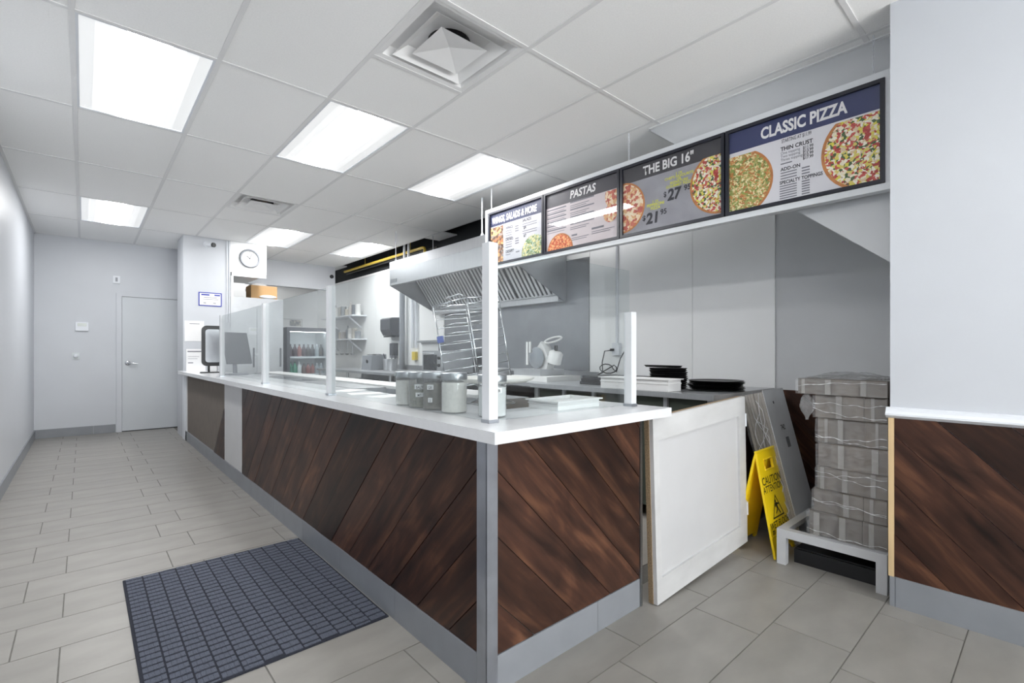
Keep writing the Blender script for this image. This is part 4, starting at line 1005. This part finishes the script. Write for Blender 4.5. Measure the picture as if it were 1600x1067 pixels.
for k in range(4):
    ya = HY0 + 0.014 + k * (HY1 - HY0 - 0.028) / 4; wd = (HY1 - HY0 - 0.028) / 4
    F = basis(p0 + Vector((0, ya, 0)), dirv, (0, 1, 0), Vector(dirv).cross(Vector((0, 1, 0))))
    fi = MB().box(0, ln, 0.002, wd - 0.002, 0.0, 0.012).build('filter_back', FIL, hd, M=F)
    nb = 9
    for q in range(nb):
        yy = 0.012 + q * (wd - 0.024) / nb
        MB().box(0.01, ln - 0.01, yy, yy + (wd - 0.024) / nb * 0.55, 0.012, 0.024).build('baffle', STEEL, fi, M=F)
    MB().box(0, 0.012, 0.0, wd, 0.012, 0.026).box(ln - 0.012, ln, 0, wd, 0.012, 0.026).build('filter_rim', STEEL, fi, M=F)
for y in (3.95, 5.0):
    MB().lathe([(0, 0.0), (0.045, 0.01), (0.05, 0.04), (0.035, 0.07), (0, 0.075)], (HX + 0.14, y, HZ0 + 0.06), 18).build('hood_lamp', mat('lit glass lamp jar', 'fff8ee', 0.15, noise=0.0, emit=14.0), hd, smooth=True)
    MB().cyl((HX + 0.14, y, HZ0 + 0.13), (HX + 0.24, y, HZ1), 0.012, 8).build('lamp_stem', STEEL, hd)
MB().box(HX - 0.006, HX, 5.78, 5.95, 2.11, 2.155).build('vent_grille', GREYP, hd)
# hood hanger rods
for i, (x, y, z0, l) in enumerate(((3.14, 5.90, 2.392, 'thin hanger rod at the far front corner of the hood'), (3.66, 5.80, 2.392, 'thin hanger rod at the far rear corner of the hood'), (3.14, 4.02, 2.392, 'white hanger rod near the menu board end of the hood'))):
    y = min(y, HY1 - 0.03)
    h = thing('hanger_rod', l, 'rod', (x, y, z0), group='rods holding the hood')
    MB().cyl((x, y, z0 + 0.03), (x, y, CZ + (0.0 if x < 3.6 else 0.4)), 0.005 if i != 2 else 0.008, 8).build('rod', TRIMW if i == 2 else STEEL, h)
    MB().prism([(y - 0.035, z0 + 0.0005), (y + 0.035, z0 + 0.0005), (y + 0.012, z0 + 0.04), (y - 0.012, z0 + 0.04)], x - 0.004, x + 0.004, 'x').build('bracket', TRIMW, h)
# gas pipe in the open plenum
tag(MB().tube([(3.76, 9.1, 2.73), (3.76, 6.24, 2.73), (3.76, 6.20, 2.72), (3.76, 6.18, 2.69), (3.76, 6.18, 2.50)], 0.022, 10).cyl((3.76, 8.2, 2.73), (3.76, 8.2, 3.5), 0.004, 6).cyl((3.76, 6.6, 2.73), (3.76, 6.6, 3.5), 0.004, 6).build('gas_pipe', mat('yellow gas pipe', 'c9ab3e', 0.4, noise=0.05), None, smooth=True), 'yellow gas pipe running under the open plenum', 'pipe')
tag(MB().tube([(3.80, 9.1, 2.69), (3.80, 5.9, 2.69)], 0.014, 8).cyl((3.80, 7.4, 2.69), (3.80, 7.4, 3.5), 0.004, 6).build('black_conduit', BLACK, None, smooth=True), 'thin black conduit under the yellow gas pipe', 'conduit')
for i, y in enumerate((6.55, 6.68)):
    tag(MB().cyl((3.70, y, 2.62), (3.70, y, 3.5), 0.018, 10).build('pipe_stub', TRIMW, None, smooth=True), ['white pipe stub hanging near the gas pipe, nearer one', 'white pipe stub hanging near the gas pipe, further one'][i], 'pipe', 'pipe stubs in the plenum')
tag(MB().lathe([(0, 0), (0.035, 0), (0.035, 0.02), (0.02, 0.028), (0, 0.028)], n=18, M=T((3.53, 9.16, 2.62)) @ RX(PI / 2)).build('ceiling_sensor', BLACK, None, smooth=True), 'round black sensor on the grey soffit', 'sensor')
# ---- pans, trays and boxes on the near table
PANP = [(0, 0), (0.92, 0), (1.0, 0.10), (1.0, 0.12), (0.97, 0.12), (0.9, 0.02), (0, 0.02)]
def pan_mesh(name, r, h):
    return MB().lathe([(0, 0), (r * 0.90, 0), (r, h * 0.9), (r * 1.01, h), (r * 0.985, h), (r * 0.885, 0.003), (0, 0.003)], n=36).build(name, BLACKM, None, smooth=True)
def pan_stack(x, y, z, n, r, h, dz, group, lab0, lab_top, name='pizza_pan', jig=0.004, mtl=None):
    first = None
    for k in range(n):
        if first is None:
            o = pan_mesh(name, r, h); first = o
            if mtl: o.data.materials[0] = mtl
        else: o = first.copy(); COL.objects.link(o)
        o.location = (x + rnd.uniform(-jig, jig), y + rnd.uniform(-jig, jig), z + k * dz)
        pos = ['lowest', '2nd', '3rd', '4th', '5th', '6th', '7th', '8th', '9th', '10th', '11th'][k] + ' from the table' if k else 'lowest'
        tag(o, lab_top if k == n - 1 and lab_top else (lab0 + (', ' + pos if n > 1 else '')), 'pan', group)
    return z + n * dz
pan_stack(3.30, 1.95, TZ + 0.0005, 11, 0.138, 0.0145, 0.015, 'tall stack of black pans', 'black pizza pan in the tall stack against the white wall', 'topmost pan of the tall black stack, sitting askew')
tp = [o for o in bpy.data.objects if o.get('label', '').startswith('topmost pan of the tall')][0]
tp.location.x -= 0.03; tp.location.y += 0.03; tp.rotation_euler = (0.0, 0.035, 0); tp.location.z += 0.005
ALPAN = mat('grey aluminium pan', '9b9da0', 0.35, metal=0.9, noise=0.06)
z_ = pan_stack(3.36, 1.62, TZ + 0.0005, 1, 0.195, 0.006, 0.0062, 'low stack of black trays', 'wide silver pan under the low stack of black trays', None, 'pizza_tray', 0.0, ALPAN)
pan_stack(3.36, 1.613, z_ + 0.002, 7, 0.185, 0.0085, 0.0088, 'low stack of black trays', 'flat black pizza tray in the low stack by the table end', 'uppermost flat black pizza tray of the low stack', 'pizza_tray', 0.010)
for k in range(3):
    tag(MB().box(3.14 + 0.006 * k, 3.50, 2.12, 2.68 - 0.008 * k, TZ + 0.001 + 0.024 * k, TZ + 0.024 + 0.024 * k).build('baking_tin', BLACKM, None, bevel=0.003),
        ['black rectangular baking tin, lowest of three behind the white dough box', 'black rectangular baking tin, middle of three behind the white dough box', 'black rectangular baking tin, top of three behind the white dough box'][k], 'baking tin', 'stacked baking tins')
db = thing('dough_box', 'white plastic dough box on the kitchen table near the short post', 'dough box', (3.0, 2.0, TZ))
tray(db, 2.935, 3.10, 1.735, 2.30, TZ + 0.001, 0.078, 0.014)
# ---- slicer
SLW = mat('white slicer enamel', 'd4d5d5', 0.35, noise=0.02)
sl = thing('meat_slicer', 'white meat slicer with a looped handle on a white board', 'slicer', (3.40, 3.38, 0.955))
SY, SX, SZ = 3.40, 3.40, 0.955
tag(MB().box(3.15, 3.62, 3.08, 3.62, 0.906, 0.953).build('slicer_board', mat('white cutting board', 'dededd'), None, bevel=0.004), 'thick white board under the meat slicer', 'board')
MB().box(SX - 0.17, SX + 0.17, SY - 0.15, SY + 0.22, SZ + 0.0, SZ + 0.06).build('base', STEEL, sl, bevel=0.012)
MB().prism([(SY - 0.10, SZ + 0.06), (SY + 0.08, SZ + 0.06), (SY + 0.06, SZ + 0.24), (SY - 0.02, SZ + 0.33), (SY - 0.06, SZ + 0.28), (SY - 0.13, SZ + 0.16)], SX - 0.03, SX + 0.07, 'x').build('body', SLW, sl, bevel=0.012)
MB().lathe([(0, 0), (0.10, 0), (0.105, 0.006), (0.0, 0.01)], n=36, M=T((SX - 0.045, SY + 0.02, SZ + 0.17)) @ RY(-PI / 2)).build('blade', CHROME, sl, smooth=True)
MB().lathe([(0, 0), (0.07, 0), (0.07, 0.10), (0.05, 0.12), (0, 0.12)], n=24, M=T((SX + 0.02, SY - 0.15, SZ + 0.12)) @ RX(PI / 2 * 0.2)).build('motor', SLW, sl, smooth=True)
MB().tube([(SX + 0.02, SY - 0.04 - 0.10 + 0.115 * math.cos(2 * PI * j / 20), SZ + 0.345 + 0.022 * math.sin(2 * PI * j / 20) + 0.02 * math.cos(2 * PI * j / 20 + PI)) for j in range(20)], 0.010, 8, closed=True).build('loop_handle', SLW, sl, smooth=True)
MB().tube([(SX - 0.06, SY + 0.14, SZ + 0.10), (SX - 0.06, SY + 0.14, SZ + 0.33)], 0.014, 10).build('carriage_post', SLW, sl, smooth=True)
MB().tube([(SX - 0.06, SY + 0.10, SZ + 0.33), (SX - 0.06, SY + 0.10, SZ + 0.22)], 0.012, 10).build('carriage_handle', SLW, sl, smooth=True)
MB().cyl((SX + 0.03, SY - 0.17, SZ + 0.24), (SX + 0.03, SY - 0.17, SZ + 0.29), 0.016, 10).build('knob', BLACK, sl, smooth=True)
# kitchen scale beside it
ks = thing('kitchen_scale', 'round steel kitchen scale with a dark display beside the slicer', 'scale', (3.16, 3.86, 0.906))
MB().box(3.06, 3.32, 3.72, 4.0, 0.906, 0.99).build('body', STEEL, ks, bevel=0.01)
MB().lathe([(0, 1.0), (0.13, 1.0), (0.14, 1.01), (0.14, 1.016), (0, 1.012)], (3.19, 3.86, 0), 32).build('pan', STEEL, ks, smooth=True)
MB().box(3.055, 3.06, 3.76, 3.9, 0.92, 0.965).build('display', BLACK, ks)
# outlet, conduit, cords
ot = thing('wall_outlet', 'white socket box with a conduit up the white wall panel', 'socket', (XW - 0.03, 2.84, 1.15))
MB().box(XW - 0.05, XW - 0.0125, 2.80, 2.88, 1.15, 1.27).build('box', TRIMW, ot, bevel=0.004); MB().cyl((XW - 0.025, 2.84, 1.27), (XW - 0.025, 2.84, 2.58), 0.012, 10).build('conduit', TRIMW, ot)
MB().box(XW - 0.075, XW - 0.05, 2.855, 2.885, 1.19, 1.215).build('plug', BLACK, ot)
pts = [(XW - 0.07, 2.87, 1.20), (XW - 0.10, 2.93, 1.19), (XW - 0.10, 2.96, 1.08), (XW - 0.09, 2.96, 0.98), (XW - 0.11, 3.02, 0.95)]
for k in range(14): pts.append((XW - 0.10, 2.90 + 0.09 * math.cos(k * 0.55 + 2.2) + 0.004 * k - 0.03, 1.02 + 0.045 * math.sin(k * 0.55 + 2.2)))
pts += [(XW - 0.09, 2.80, 0.99), (XW - 0.08, 2.76, 1.12), (XW - 0.06, 2.69, 1.24)]
tag(MB().tube(pts, 0.0055, 6).build('power_cord', BLACK, None, smooth=True), 'coiled black power cord hanging from the wall socket', 'cord')
# ---- wire rack
RKX, RKY = 1.80, 2.33
rk = thing('wire_rack', 'leaning chrome wire pan rack behind the glass guard', 'rack', M=T((RKX, RKY, 0.972)) @ Matrix.Rotation(-math.radians(9), 4, Vector((0.62, 0.787, 0))) @ RZ(-0.67 - PI / 4 + 0.06))
w2, d2, hh = 0.14, 0.14, 0.52
for sx_ in (-w2, w2):
    for sy_ in (-d2, d2):
        MB().tube([(sx_, sy_, 0.0), (sx_, sy_, hh)], 0.0042, 6).build('upright', CHROME, rk, local=True, smooth='all')
for k in range(10):
    z = 0.02 + k * 0.052
    MB().tube([(-w2, -d2, z), (-w2, d2, z), (w2, d2, z), (w2, -d2, z)], 0.0028, 6).build('shelf_wire', CHROME, rk, local=True, smooth='all')
    MB().tube([(-w2 + 0.09, d2, z), (-w2 + 0.09, -d2 - 0.03, z + 0.004), (w2 - 0.09, -d2 - 0.03, z + 0.004), (w2 - 0.09, d2, z)], 0.0024, 6).build('shelf_loop', CHROME, rk, local=True, smooth='all')
MB().tube([(-w2, -d2, hh), (-w2, d2, hh), (w2, d2, hh), (w2, -d2, hh)], 0.0042, 6, closed=True).tube([(w2, -d2, hh), (w2, -d2 - 0.05, hh + 0.02), (w2 - 0.12, -d2 - 0.05, hh + 0.02), (w2 - 0.12, -d2, hh)], 0.004, 6).build('top_frame', CHROME, rk, local=True, smooth='all')
MB().box(-w2 - 0.006, -w2 + 0.04, -d2 - 0.008, -d2 + 0.002, 0.295, 0.335).build('tag', mat('blue tag', '5566a8', 0.5), rk, local=True)
# ---- appliances on the long table
mw = thing('toaster_oven', 'stainless toaster oven on the work table under the white board', 'oven', (3.50, 5.2, 0.906))
MB().box(3.26, 3.74, 4.98, 5.42, 0.92, 1.20).build('body', STEEL, mw, bevel=0.008)
MB().box(3.252, 3.26, 5.08, 5.38, 0.96, 1.15).build('door', mat('dark oven glass', '2c2f33', 0.15), mw); MB().tube([(3.235, 5.09, 1.165), (3.235, 5.37, 1.165)], 0.008, 8).build('handle', CHROME, mw)
for k in range(2): MB().lathe([(0, 0), (0.02, 0), (0.018, 0.02), (0, 0.02)], n=14, M=T((3.26, 5.025, 1.02 + 0.09 * k)) @ RY(-PI / 2)).build('knob', BLACK, mw, smooth=True)
MB().box(3.3, 3.34, 5.02, 5.06, 0.906, 0.92).box(3.66, 3.70, 5.02, 5.06, 0.906, 0.92).box(3.3, 3.34, 5.34, 5.38, 0.906, 0.92).box(3.66, 3.70, 5.34, 5.38, 0.906, 0.92).build('feet', BLACK, mw)
ts = thing('slot_toaster', 'grey slot toaster with a round dial on the far work table', 'toaster', (3.45, 7.25, 0.906))
MB().prism([(3.34, 0.906), (3.62, 0.906), (3.60, 1.15), (3.36, 1.13)], 7.08, 7.42, 'y').build('body', GREYP, ts, bevel=0.012)
MB().lathe([(0, 0), (0.03, 0), (0.028, 0.012), (0, 0.012)], n=18, M=T((3.348, 7.22, 1.04)) @ RY(-PI / 2)).build('dial', BLACK, ts, smooth=True)
MB().box(3.42, 3.45, 7.12, 7.38, 1.135, 1.145).box(3.51, 3.54, 7.12, 7.38, 1.14, 1.152).build('slots', BLACK, ts)
cn = thing('utensil_tub', 'steel tub of utensils on the work table beside the grey pipe', 'tub', (3.5, 6.75, 0.906))
MB().lathe([(0, 0), (0.10, 0), (0.11, 0.17), (0.115, 0.175), (0.10, 0.17), (0.095, 0.01), (0, 0.01)], (3.5, 6.75, 0.906), 24).build('tub', STEEL, cn, smooth=True)
for k, (dx, dy) in enumerate(((0.05, 0.06), (-0.06, 0.02), (0.02, -0.08))):
    MB().tube([(3.5 + dx * 0.4, 6.75 + dy * 0.4, 0.93), (3.5 + dx * 1.6, 6.75 + dy * 1.6, 1.16)], 0.008, 8).build('utensil', DGREY, cn, smooth=True)
sp_ = thing('paper_towel_dispenser', 'dark grey paper towel dispenser on the white kitchen wall', 'towel dispenser', (XW - 0.1, 7.3, 1.6))
MB().prism([(XW - 0.013, 1.44), (XW - 0.16, 1.46), (XW - 0.21, 1.55), (XW - 0.21, 1.72), (XW - 0.17, 1.745), (XW - 0.013, 1.75)], 7.13, 7.47, 'y').build('case', DGREY, sp_, bevel=0.015)
MB().box(XW - 0.17, XW - 0.10, 7.17, 7.43, 1.43, 1.45).build('paper_slot', BLACK, sp_)
sd = thing('soap_dispenser', 'slim dark soap dispenser below the paper towel dispenser', 'soap dispenser', (XW - 0.06, 7.28, 1.2))
MB().box(XW - 0.11, XW - 0.013, 7.225, 7.335, 1.13, 1.33).build('case', DGREY, sd, bevel=0.02); MB().box(XW - 0.12, XW - 0.03, 7.245, 7.315, 1.09, 1.13).build('spout', GREYP, sd, bevel=0.008)
tag(MB().cyl((XW - 0.09, 6.95, 0.906), (XW - 0.09, 6.95, 2.6), 0.045, 16).build('grey_standpipe', GREYP, None, smooth=True), 'thick grey pipe rising from the work table to the plenum', 'pipe')
for i, y in enumerate((6.72, 6.60)):
    tag(MB().cyl((XW - 0.04, y, 1.25), (XW - 0.04, y, 2.6), 0.02, 12).build('white_conduit', TRIMW, None, smooth=True), ['white conduit on the kitchen wall next to the thick grey pipe', 'white conduit on the kitchen wall next to the white board'][i], 'conduit', 'white conduits')
tag(MB().box(XW - 0.06, XW - 0.013, 6.60, 6.70, 1.06, 1.19).build('yellow_switch', mat('yellow switch box', 'd8c04a', 0.5), None, bevel=0.004), 'small yellow switch box at the foot of the white conduits', 'switch')
wb_ = thing('wall_board', 'white board with a metal ledge on the kitchen wall behind the hood', 'board', (XW - 0.02, 6.15, 1.4))
MB().box(XW - 0.03, XW - 0.013, 5.84, 6.50, 1.36, 2.02).build('panel', PAPER, wb_, bevel=0.003); MB().box(XW - 0.08, XW - 0.013, 5.84, 6.50, 1.33, 1.355).build('ledge', STEEL, wb_)
# ---- wall shelves with bottles and tins
CANS = [mat('tin label %d' % k, c, 0.4, noise=0.05) for k, c in enumerate(('d8d8d6', 'b4b0a8', '8f9498', 'c9c2b4', 'a9a4a0', '75797f'))]
canm = []
for k in range(3):
    r, hgt = (0.05, 0.042, 0.055)[k], (0.20, 0.26, 0.14)[k]
    prof = [(0, 0), (r, 0), (r, hgt * 0.62), (r * 0.5, hgt * 0.78), (r * 0.32, hgt * 0.85), (r * 0.32, hgt), (0, hgt)] if k == 1 else [(0, 0), (r, 0), (r, hgt * 0.86), (r * 1.03, hgt * 0.87), (r * 1.03, hgt), (0, hgt)]
    o = MB().lathe(prof, n=16).build('can', None, None, smooth=True); canm.append(o.data); bpy.data.objects.remove(o)
def shelf(z, label, kinds, group, where):
    t = thing('wall_shelf', label, 'shelf', (XW - 0.15, 9.15, z), group='kitchen wall shelves')
    MB().box(XW - 0.30, XW - 0.013, 8.40, 9.92, z - 0.02, z).build('board', TRIMW, t, bevel=0.003)
    for y in (8.62, 9.70):
        MB().prism([(XW - 0.28, z - 0.02), (XW - 0.013, z - 0.24), (XW - 0.013, z - 0.20), (XW - 0.24, z - 0.02)], y, y + 0.02, 'y').build('bracket', TRIMW, t)
    words = ['tall', 'squat', 'slim', 'pale', 'grey', 'wide', 'dusty', 'small', 'plain']
    for k, y in enumerate([8.50 + 0.155 * q for q in range(9)]):
        kd = kinds[k % len(kinds)]
        me = canm[kd].copy(); me.materials.clear(); me.materials.append(CANS[(k * 5 + int(z * 10)) % 6])
        o = bpy.data.objects.new('bottle' if kd == 1 else 'tin', me); COL.objects.link(o); o.location = (XW - 0.14 + 0.02 * math.sin(k * 3), y, z)
        tag(o, ('bottle' if kd == 1 else 'tin') + ' standing on the ' + where + ' kitchen shelf, ' + ['1st', '2nd', '3rd', '4th', '5th', '6th', '7th', '8th', '9th'][k] + ' from the right', 'bottle' if kd == 1 else 'tin', group)
shelf(1.86, 'upper white wall shelf of tins and bottles in the far kitchen', (0, 0, 1, 2, 0), 'things on the upper kitchen shelf', 'upper')
shelf(1.43, 'lower white wall shelf of tins and bottles in the far kitchen', (2, 0, 0, 1, 2), 'things on the lower kitchen shelf', 'lower')
for k in range(5):
    y = 8.60 + 0.24 * k
    t = thing('hanging_utensil', 'steel utensil hanging under the lower shelf, ' + ['nearest', 'second', 'middle', 'fourth', 'furthest'][k] + ' one', 'utensil', (XW - 0.2, y, 1.2), group='utensils under the shelf')
    MB().tube([(XW - 0.2, y, 1.408), (XW - 0.2, y, 1.17)], 0.005, 6).build('handle', STEEL, t)
    MB().lathe([(0, -0.03), (0.03, -0.02), (0.04, 0.0), (0.038, 0.0), (0.028, -0.016), (0, -0.026)], (XW - 0.2, y, 1.16), 14).build('bowl', STEEL, t, smooth=True)
# ---- drinks fridge
FX0, FX1, FY, FZ1 = 2.56, 3.28, 8.60, 1.607
fg = thing('drinks_fridge', 'dark-framed glass door drinks fridge full of bottles in the far kitchen', 'fridge', (2.92, 8.9, 0))
FWHITE = mat('white fridge liner', 'dfe3e6', 0.4, noise=0.01, emit=0.0)
b = MB(); b.box(FX0, FX0 + 0.04, FY + 0.05, FY + 0.65, 0.03, FZ1).box(FX1 - 0.04, FX1, FY + 0.05, FY + 0.65, 0.03, FZ1).box(FX0 + 0.04, FX1 - 0.04, FY + 0.05, FY + 0.65, FZ1 - 0.04, FZ1).box(FX0 + 0.04, FX1 - 0.04, FY + 0.05, FY + 0.65, 0.03, 0.25)
b.build('cabinet', DGREY, fg)
MB().box(FX0 + 0.04, FX1 - 0.04, FY + 0.60, FY + 0.65, 0.25, FZ1 - 0.04).box(FX0 + 0.04, FX0 + 0.045, FY + 0.06, FY + 0.6, 0.25, FZ1 - 0.04).box(FX1 - 0.045, FX1 - 0.04, FY + 0.06, FY + 0.6, 0.25, FZ1 - 0.04).build('liner', FWHITE, fg)
b = MB(); b.box(FX0, FX0 + 0.05, FY, FY + 0.045, 0.25, FZ1).box(FX1 - 0.05, FX1, FY, FY + 0.045, 0.25, FZ1).box(FX0 + 0.05, FX1 - 0.05, FY, FY + 0.045, FZ1 - 0.07, FZ1).box(FX0 + 0.05, FX1 - 0.05, FY, FY + 0.045, 0.25, 0.32)
b.build('door_frame', DGREY, fg, bevel=0.006)
MB().box(FX0 + 0.05, FX1 - 0.05, FY + 0.02, FY + 0.026, 0.32, FZ1 - 0.07).build('door_glass', GLASS, fg)
MB().box(FX0 + 0.06, FX1 - 0.06, FY + 0.07, FY + 0.09, FZ1 - 0.075, FZ1 - 0.05).build('light_tube', mat('fridge tube', 'ffffff', emit=6.0, noise=0.0), fg)
shz = [1.10, 0.80, 0.52]
for z in shz: MB().box(FX0 + 0.045, FX1 - 0.045, FY + 0.08, FY + 0.58, z - 0.012, z).box(FX0 + 0.045, FX1 - 0.045, FY + 0.07, FY + 0.08, z - 0.022, z + 0.012).build('shelf', TRIMW, fg)
bc = [mat('drink %d' % k, c, 0.25, noise=0.03) for k, c in enumerate(('3a2430', '5a3a30', '9aa3ab', '2d3138', '8c4a44', '3f8f74', 'd8dde0', '2f2a2c'))]
capm = mat('bottle cap', '2b3a2f', 0.4)
bprof = [(0, 0), (0.034, 0), (0.036, 0.01), (0.036, 0.13), (0.028, 0.16), (0.013, 0.19), (0.013, 0.205), (0, 0.205)]
cprof = [(0, 0), (0.031, 0), (0.034, 0.01), (0.034, 0.115), (0.028, 0.125), (0, 0.125)]
bo = MB().lathe(bprof, n=14).build('bottle', None, None, smooth=True); bme = bo.data; bpy.data.objects.remove(bo)
co = MB().lathe(cprof, n=14).build('can', None, None, smooth=True); cme = co.data; bpy.data.objects.remove(co)
cpo = MB().lathe([(0, 0.200), (0.016, 0.200), (0.016, 0.222), (0, 0.222)], n=12).build('cap', None, None); cpm = cpo.data; bpy.data.objects.remove(cpo)
ordn = ['1st', '2nd', '3rd', '4th', '5th', '6th', '7th', '8th']
for si, (z, cols) in enumerate(((1.10, (0, 0, 4, 0, 7, 3, 2, 3)), (0.80, (5, 5, 6, 1, 4, 4, 2, 2)), (0.52, (6, 5, 5, 6, 6, 2, 6, 6)))):
    for k in range(8):
        x = FX0 + 0.10 + k * 0.0745
        me = bme.copy(); me.materials.clear(); me.materials.append(bc[cols[k]])
        o = bpy.data.objects.new('drink_bottle', me); COL.objects.link(o); o.location = (x, FY + 0.15, z + 0.0005)
        if si == 1 and k > 2: o.scale = (1.0, 1.0, 0.85)
        tag(o, 'bottle in the drinks fridge, ' + ['top', 'middle', 'bottom'][si] + ' shelf, ' + ordn[k] + ' from the left', 'bottle', ['bottles on the top fridge shelf', 'bottles on the middle fridge shelf', 'bottles on the bottom fridge shelf'][si])
        me2 = cpm.copy(); me2.materials.clear(); me2.materials.append(TRIMW if cols[k] in (2, 6) else capm if cols[k] == 5 else BLACK)
        c = bpy.data.objects.new('cap', me2); COL.objects.link(c); c.parent = o
# ---- steel upright cooler left of it, box and bags on top
uc = thing('upright_cooler', 'tall stainless upright cooler behind the till', 'cooler', (2.0, 8.6, 0))
CX1 = 2.42
MB().box(1.63, CX1, 8.32, 8.98, 0.08, 2.03).build('cabinet', STEEL, uc, bevel=0.006)
for (a, b_) in ((1.64, 2.02), (2.03, CX1 - 0.01)):
    d = MB().box(a, b_, 8.295, 8.32, 0.12, 1.86).build('door', mat('pale steel door', 'bfc2c5', 0.35, metal=0.6, noise=0.04), uc, bevel=0.004)
    MB().box(b_ - 0.05, b_ - 0.03, 8.27, 8.295, 0.95, 1.25).build('handle', DGREY, d)
for (x, y) in ((1.68, 8.36), (CX1 - 0.05, 8.36), (1.68, 8.93), (CX1 - 0.05, 8.93)): MB().cyl((x, y, 0), (x, y, 0.08), 0.02, 10).build('foot', BLACK, uc)
tag(MB().box(1.62, 2.085, 8.0, 8.006, 2.30, 2.352).box(1.605, 1.64, 7.985, 7.999, 1.55, 2.30).build('steel_trim', STEEL, None), 'stainless trim strip under and beside the clock soffit', 'trim')
bx = thing('cardboard_box', 'open brown cardboard box on top of the upright cooler', 'box', (2.12, 8.5, 2.031))
MB().box(1.96, 2.34, 8.36, 8.366, 2.031, 2.235).box(1.96, 2.34, 8.674, 8.68, 2.031, 2.235).box(1.96, 1.966, 8.366, 8.674, 2.031, 2.235).box(2.334, 2.34, 8.366, 8.674, 2.031, 2.235).box(1.966, 2.334, 8.366, 8.674, 2.031, 2.036).build('walls', CARD, bx)
def bag(x, y, z, rx, ry, rz_, label, seed):
    rr = random.Random(seed)
    ph = [rr.uniform(0, 6) for _ in range(4)]
    def f(u, v):
        th, p = 2 * PI * u, -PI / 2 + PI * v
        q = 1 + 0.10 * math.sin(3 * th + ph[0]) * math.cos(p) + 0.06 * math.sin(7 * th + 4 * p + ph[1]) * math.cos(p)
        return (x + rx * q * math.cos(p) * math.cos(th), y + ry * q * math.cos(p) * math.sin(th), z + rz_ * (0.98 + math.sin(p) * (1 + 0.1 * math.sin(2 * th + ph[2]) * math.cos(p))))
    tag(MB().sheet(f, 24, 12).build('paper_bundle', mat('white plastic bag', 'dcdcdc', 0.4, noise=0.05), None, smooth='all'), label, 'bag', 'bags on the cooler')
bag(2.20, 8.33, 2.031, 0.12, 0.022, 0.03, 'white bag lying in front of the cardboard box', 5)
bag(2.18, 8.80, 2.05, 0.20, 0.095, 0.14, 'large white bag behind the cardboard box', 9)
# poster on the kitchen end wall
t = flat_sign('wall_poster', 'white poster with a grey picture on the far kitchen wall above the fridge', 'poster', 3.02, 3.56, 1.63, 1.90, 10.899, 0.003, PAPER, mat('poster edge', '8f9499', 0.5), 0.008)
MB().box(3.30, 3.53, 10.893, 10.895, 1.75, 1.88).build('picture', food_mat('grey poster picture', ('9a9a98', 'b8b4ae', '85888c', 'c9c6c0'), 30), t); MB().box(3.08, 3.5, 10.893, 10.895, 1.70, 1.708).build('printed_line', INKG, t)
